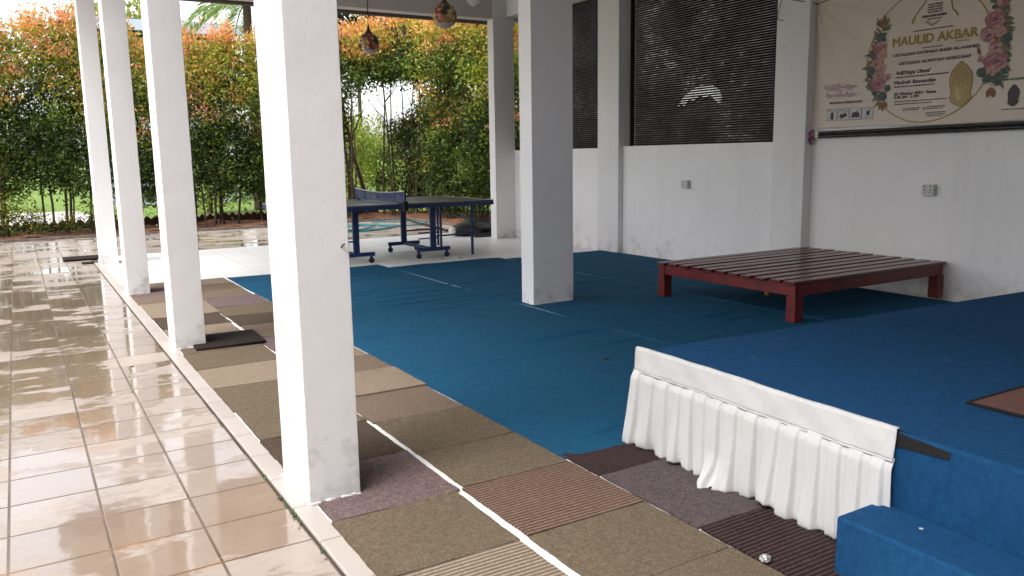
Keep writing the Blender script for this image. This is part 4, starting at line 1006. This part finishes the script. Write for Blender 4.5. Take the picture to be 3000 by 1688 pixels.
plant_kind('tallA', crown_mesh('crown', 5, 3.08, 4.2, 0.72, 0.6, 90, 8000, top=0.85, flush=0.10), trunk_mb(5, 3, 3.8, 0.3, 0.042))
plant_kind('tallB', crown_mesh('crown', 6, 3.05, 4.1, 0.66, 0.55, 70, 6200, top=0.7, flush=0.10), trunk_mb(6, 4, 3.7, 0.35, 0.038))
plant_kind('under', crown_mesh('crown', 7, 0.2, 2.3, 0.62, 0.45, 90, 5200, top=0.05, flush=0.01, dark=0.62, yel=0.25), trunk_mb(7, 5, 1.9, 0.4, 0.018))
plant_kind('low', crown_mesh('crown', 8, 0.0, 0.75, 0.32, 0.28, 26, 900, top=0.02, flush=0.0), trunk_mb(8, 3, 0.6, 0.1, 0.010))
def plant(name, key, x, y, s, rz, label, cat, group, z=0.02, sz=None):
    root = thing(name, label, cat, (x, y, z), rz, group); root.scale = (s, s, sz or s)
    for nm, me in (('crown', kinds[key][0]), ('trunk', kinds[key][1])):
        c = bpy.data.objects.new(nm, me); COL.objects.link(c); c.parent = root
    return root
HG = 'tall hedge shrubs in the far planting bed'
row = [(-2.6, 'hedgeA', 1.0), (-1.75, 'hedgeB', 1.05), (-0.95, 'hedgeA', 1.02), (-0.2, 'hedgeB', 1.0), (0.5, 'hedgeA', 1.0), (1.2, 'hedgeB', 1.07), (1.9, 'denseB', 1.0), (2.6, 'denseA', 0.97), (3.25, 'denseB', 0.96), (3.9, 'denseA', 1.06), (4.55, 'denseB', 1.0), (5.15, 'denseA', 1.0), (5.7, 'denseB', 1.0), (6.3, 'tallB', 0.98), (7.55, 'tallA', 1.03), (8.1, 'tallA', 1.05), (8.75, 'tallB', 1.1)]
for i, (x, k, s) in enumerate(row):
    how = {'h': 'with thin bare stems', 'd': 'leafy to the ground', 't': 'with bare lower stems'}[k[0]]
    plant('hedge_shrub', k, x, 17.75+0.16*math.sin(i*2.3), s, i*1.37, 'orange tipped hedge shrub %s, %s from the left' % (how, ORD[i]), 'shrub', HG, sz=s*(0.96 if x < 5.5 else 0.99))
for i, (x, y, k, s) in enumerate([(8.05, 16.7, 'tallA', 1.05), (8.15, 15.9, 'denseA', 1.05), (8.2, 15.1, 'tallA', 1.0), (8.25, 14.2, 'denseB', 1.04), (8.3, 13.3, 'denseA', 1.0)]):
    plant('hedge_shrub', k, x, y, s, 2+i*1.9, 'tall hedge shrub in the short side row by the corner column, %s from the back' % ORD[i], 'shrub', HG)
UG = 'low leafy shrubs under the right end of the hedge'
for i, (x, y, s) in enumerate([(8.2, 18.3, 0.95), (8.55, 17.7, 1.05), (8.8, 17.0, 1.0), (9.0, 18.4, 1.1), (8.35, 16.3, 1.0), (8.3, 15.4, 1.0), (8.25, 14.5, 0.95), (9.2, 18.0, 1.1)]):
    plant('understorey_shrub', 'under', x, y, s, i*1.1, 'lower dull green shrub among the bare hedge stems, %s from the left' % ORD[[0, 1, 3, 2, 4, 5, 6, 7][i]], 'shrub', UG)
for i, x in enumerate([-0.75, -0.2, 0.25, 0.8, 1.35]):
    plant('low_plant', 'low', x, 17.35+0.15*math.sin(i*3), 0.62+0.2*math.sin(i*1.7), i, 'small leafy plant at the hedge foot left of the columns, %s from the left' % ORD[i], 'plant', 'small plants at the hedge foot', 0.03)
# leaning slim tree in the gap
m = MB(); m.tube(spline([(7.07, 18.35, -0.05), (7.01, 18.35, 0.6), (6.80, 18.35, 1.4), (6.65, 18.35, 2.2), (6.55, 18.35, 3.0), (6.55, 18.3, 3.7)], 6), [0.055-0.0012*i for i in range(31)], 8)
for a, b in (((6.65, 18.35, 2.2), (6.35, 18.3, 3.0)), ((6.60, 18.35, 2.6), (7.00, 18.4, 3.4)), ((6.75, 18.35, 1.7), (7.10, 18.3, 2.5))):
    m.tube([a, ((Vector(a)+Vector(b))/2+Vector((0, 0, 0.08))), b], [0.02, 0.014, 0.006], 6)
lt_ = thing('slim_tree', 'slim dark tree leaning left behind the table tennis net', 'tree', (7.05, 18.35, 0.0))
at(m.build('trunk', bark), lt_); cme = crown_mesh('crown', 15, 2.75, 3.9, 0.55, 0.5, 42, 2200, top=0.6, flush=0.1, loose=1.1)
o = bpy.data.objects.new('crown', cme); COL.objects.link(o); o.parent = lt_; o.location = (-0.45, 0, 0.05)

HR_ = plain('roof_sheet', (0.06, 0.06, 0.06), 0.7)
# bright shrubs on the far lawn, tall trees behind, seen over and through the hedge
def blob_tree(name, label, cat, x, y, seed, z0, z1, rx, n, cols, leaf=(0.12, 0.25), group=None, trunk=0.08):
    g = np.random.default_rng(seed); Ps, Ds, Ls, Cs = [], [], [], []
    ncl = 60
    for _ in range(ncl):
        d = g.normal(size=3); d /= np.linalg.norm(d); rr = g.uniform(0.45, 1.0)
        c = np.array([d[0]*rx*rr, d[1]*rx*rr, (z0+z1)/2+d[2]*(z1-z0)/2*rr]); k = n//ncl
        p = c+g.normal(size=(k, 3))*rx*0.16; dd = g.normal(size=(k, 3))+d*0.7; dd /= np.linalg.norm(dd, axis=1, keepdims=True)
        Ps.append(p); Ds.append(dd); Ls.append(g.uniform(*leaf, k)); Cs.append(np.array(cols[g.integers(0, len(cols))])*g.uniform(0.7, 1.3)*(1+g.uniform(-0.25, 0.25, size=(k, 1))))
    me = leaves('crown', np.concatenate(Ps), np.concatenate(Ds), np.concatenate(Ls), np.clip(np.concatenate(Cs), 0.003, 0.8), seed=seed)
    root = thing(name, label, cat, (x, y, -0.05), group=group)
    o = bpy.data.objects.new('crown', me); COL.objects.link(o); o.parent = root
    r = random.Random(seed); m = MB()
    m.tube([(0, 0, 0), (r.uniform(-.1, .1), r.uniform(-.1, .1), z0+(z1-z0)*0.35), (r.uniform(-.2, .2), 0, z0+(z1-z0)*0.75)], [trunk, trunk*0.7, trunk*0.3], 8)
    for k in range(5):
        a = r.uniform(0, 6.28); h0 = z0+(z1-z0)*0.25
        m.tube([(0, 0, h0), (math.cos(a)*rx*0.6, math.sin(a)*rx*0.6, h0+(z1-z0)*0.35)], [trunk*0.45, trunk*0.15], 6)
    m.build('trunk', bark, root)
    return root
YG = [(0.26, 0.33, 0.05), (0.20, 0.29, 0.045), (0.32, 0.34, 0.08)]
DG = [(0.02, 0.045, 0.018), (0.03, 0.06, 0.02), (0.015, 0.03, 0.014)]
GG = [(0.05, 0.055, 0.042), (0.09, 0.095, 0.08), (0.15, 0.15, 0.13), (0.07, 0.055, 0.05)]
MG = [(0.06, 0.11, 0.03), (0.10, 0.15, 0.04), (0.04, 0.075, 0.02)]
blob_tree('lawn_shrub', 'bright yellow green shrub on the lawn seen left of the leaning tree', 'shrub', 8.0, 22.5, 31, 0.1, 2.6, 1.1, 4600, YG, (0.07, 0.15))
blob_tree('lawn_shrub', 'bright yellow green shrub on the lawn seen right of the leaning tree', 'shrub', 9.5, 23.6, 32, 0.1, 2.7, 1.2, 4600, YG, (0.07, 0.15))
blob_tree('lawn_shrub', 'pale green shrub on the lawn between the row columns', 'shrub', 4.4, 23.0, 33, 0.1, 1.5, 0.9, 2400, YG, (0.07, 0.15))
blob_tree('background_tree', 'dark green tree rising behind the hanging lamps over the hedge', 'tree', 10.5, 27.5, 41, 5.0, 8.2, 2.4, 6000, DG, (0.14, 0.28), 'trees behind the hedge')
blob_tree('background_tree', 'dark leafy tree behind the right end of the hedge', 'tree', 15.0, 27.0, 42, 1.0, 6.0, 2.2, 6000, DG, (0.14, 0.28), 'trees behind the hedge')
blob_tree('background_tree', 'light green tree top above the house roof', 'tree', 4.4, 36.0, 43, 3.0, 7.9, 2.4, 5000, YG, (0.15, 0.3), 'trees behind the hedge')
GLINTM, bt_, bb_ = new_mat('painted_glint_mottle')  # mottled tones paint the light that shows between the slats
bn_ = noise(bt_, coords(bt_), 1.1, 8, 0.72); bn2_ = noise(bt_, coords(bt_, (1, 1, 3)), 6, 3)
bt_.links.new(ramp(bt_, mth(bt_, 'ADD', mth(bt_, 'MULTIPLY', bn_, 0.65), mth(bt_, 'MULTIPLY', bn2_, 0.35)), [(0.42, (0.012, 0.010, 0.010)), (0.56, (0.06, 0.056, 0.055)), (0.68, (0.34, 0.34, 0.345))]), bb_.inputs['Base Color']); bb_.inputs['Roughness'].default_value = 0.85
gb_ = thing('glint_backdrop', 'added dark grey building outside, glimpsed through the slatted screens', 'backdrop', (12, 12, -0.06))  # added backdrop that carries the painted glints behind the screens
m = MB(); m.box(11.6, 14, 3, 17, -0.06, 5.2); at(m.build('wall', GLINTM), gb_)
m = MB(); m.box(11.3, 14.3, 2.7, 17.3, 5.203, 5.35); at(m.build('roof', HR_), gb_)
pan = [(-0.62, -0.10), (-0.45, 0.08), (-0.20, 0.22), (0.05, 0.29), (0.30, 0.27), (0.50, 0.16), (0.58, 0.0), (0.55, -0.12), (0.42, -0.02), (0.30, 0.08), (0.16, 0.03), (0.02, 0.09), (-0.14, 0.0), (-0.28, 0.03), (-0.40, -0.08), (-0.52, -0.06)]
m = MB(); k = len(pan)
m.add([(11.56, 12.0-a, 2.36+b) for a, b in pan]+[(11.60, 12.0-a, 2.36+b) for a, b in pan], [tuple(range(k))]+[(q, (q+1) % k, (q+1) % k+k, q+k) for q in range(k)])
at(m.build('painted_bright_patch', plain('bright_opening_white', (0.45, 0.45, 0.46), 0.6, 0.3, 0.25, 6)), gb_)  # pale shape painted in for a bright opening beyond the screen

# palm
pm = thing('palm_tree', 'tall palm with drooping feathery fronds above the hedge', 'palm', (5.85, 23.5, 0.0))
m = MB(); m.tube([(0, 0, -0.05), (0.03, 0, 2), (0, 0.03, 4), (0, 0, 5.6)], [0.16, 0.13, 0.12, 0.11], 10); m.build('trunk', bark, pm)
g = np.random.default_rng(77)
for k in range(15):
    a = k*2.4+0.35; L = g.uniform(2.0, 2.7); el = g.uniform(0.5, 1.15) if k < 9 else g.uniform(-0.1, 0.5)
    n = 46; Ps, Ds, Ls, Cs = [], [], [], []
    d0 = np.array([math.cos(a)*math.cos(el), math.sin(a)*math.cos(el), math.sin(el)]); p = np.array([0, 0, 5.6]); pts = [p.copy()]; d = d0.copy()
    for i in range(n):
        d = d+np.array([0, 0, -0.036*(0.6+i/n)]); d /= np.linalg.norm(d); p = p+d*L/n; pts.append(p.copy())
        side = np.cross(d, [0, 0, 1]); side /= np.linalg.norm(side)+1e-9
        ln_ = 0.62*math.sin(math.pi*(0.12+0.83*i/n))
        for s in (1, -1):
            q = side*s+d*0.65+np.array([0, 0, -0.35])+g.normal(size=3)*0.08; q /= np.linalg.norm(q)
            Ps.append(p.copy()); Ds.append(q); Ls.append(ln_); Cs.append(np.array([0.20, 0.28, 0.11])*g.uniform(0.7, 1.5))
    me = leaves('frond', np.array(Ps), np.array(Ds), np.array(Ls), np.array(Cs), width=0.09, seed=k)
    o = bpy.data.objects.new('frond', me); COL.objects.link(o); o.parent = pm
    m = MB(); m.tube([tuple(q) for q in pts[::5]], [0.03*(1-0.08*i) for i in range(len(pts[::5]))], 5); m.build('midrib', plain('frond_stalk', (0.2, 0.26, 0.08), 0.6) if k == 0 else bpy.data.materials['frond_stalk'], o)

# house beyond the lawn
hs_ = thing('house', 'distant house with pale blue fascia and dark roof behind the hedge', 'house', (3.2, 29, -0.06))
HW = plain('house_wall_paint', (0.52, 0.53, 0.57), 0.8, 0.3, 0.08, 2); HF = plain('pale_blue_fascia', (0.50, 0.56, 0.68), 0.6, 0.3, 0.06, 2)
HR = plain('dark_roof_tiles', (0.05, 0.05, 0.055), 0.7, 0.3, 0.4, 5); HT = plain('tan_wall_boards', (0.42, 0.33, 0.17), 0.8, 0.3, 0.25, 3)
def hp_(m, nm, mat, bev=0.0): o = m.build(nm, mat, hs_, bevel=bev); return o
m = MB(); m.box(-0.6, 3.4, 0, 7, 0, 5.15); hp_(m, 'wall', HW)
m = MB(); m.box(-0.9, 3.7, -0.52, -0.44, 5.45, 5.78); hp_(m, 'fascia', HF, 0.01)
m = MB(); m.add([(-1.0, -0.5, 5.80), (3.8, -0.5, 5.80), (3.8, 3.5, 6.3), (-1.0, 3.5, 6.3), (3.8, 7.5, 5.80), (-1.0, 7.5, 5.80), (-1.0, -0.5, 5.74), (3.8, -0.5, 5.74), (3.8, 7.5, 5.74), (-1.0, 7.5, 5.74)], [(0, 1, 2, 3), (3, 2, 4, 5), (6, 7, 1, 0), (0, 3, 5, 9, 6), (1, 7, 8, 4, 2), (8, 9, 5, 4), (6, 9, 8, 7)]); hp_(m, 'roof', HR)
m = MB(); m.box(-0.7, 3.5, -0.06, -0.003, 4.6, 5.3); hp_(m, 'wall_boards', HT, 0.01)
GL = plain('dark_window_glass', (0.03, 0.035, 0.04), 0.1)
for x in (-0.2, 1.8):
    m = MB(); m.box(x, x+1.2, -0.05, -0.004, 1.0, 2.2); w_ = hp_(m, 'window', HF, 0.01)
    m = MB(); m.box(x+0.08, x+0.56, -0.06, -0.05, 1.08, 2.12); m.box(x+0.64, x+1.12, -0.06, -0.05, 1.08, 2.12); m.build('pane', GL, w_)

# added unseen block behind and left of the camera, holds back sky light
nh = thing('sky_block_house', 'added unseen house shape on the near left that blocks sky light', 'house', (-5, -4, -0.06))
def nb_(m, nm, mat, par=None, bev=0.0): return at(m.build(nm, mat, bevel=bev), nh) if par is None else m.build(nm, mat, par)
m = MB(); m.box(-10, -0.9, -12, -4.0, -0.06, 3.4); nb_(m, 'wall', plain('dull_ochre_wall', (0.30, 0.27, 0.23), 0.8, 0.3, 0.1, 2))
m = MB(); m.box(-10, -4.8, -3.997, 4.0, -0.06, 4.4); m.box(-10.3, -4.5, -3.69, 4.3, 4.403, 4.6); nb_(m, 'side_sky_block', bpy.data.materials['dull_ochre_wall'])  # added wing that keeps low sky light off the inner column front
m = MB(); m.box(-10.4, -0.5, -12.4, -3.7, 3.403, 3.6); nb_(m, 'roof', HR, None, 0.02)
for x in (-3.6, -2.2):
    m = MB(); m.box(x, x+0.9, -3.999, -3.95, 0.9, 2.2); nb_(m, 'window', HF, None, 0.01)


m = MB(); m.tube([(1.045, 3.006, 1.012), (1.053, 2.985, 1.026)], 0.003, 6)
n_ = thing('nail', 'bent dark nail with a loose thread on the nearest white column', 'nail', (1.045, 3.0, 1.012)); at(m.build('nail_shank', DK), n_)
m = MB(); m.tube(spline([(1.052, 2.988, 1.022), (1.06, 2.99, 1.0), (1.072, 2.993, 0.988), (1.078, 3.0, 0.984)]), 0.0009, 5); at(m.build('thread', plain('grey_thread', (0.4, 0.4, 0.4), 0.8)), n_)
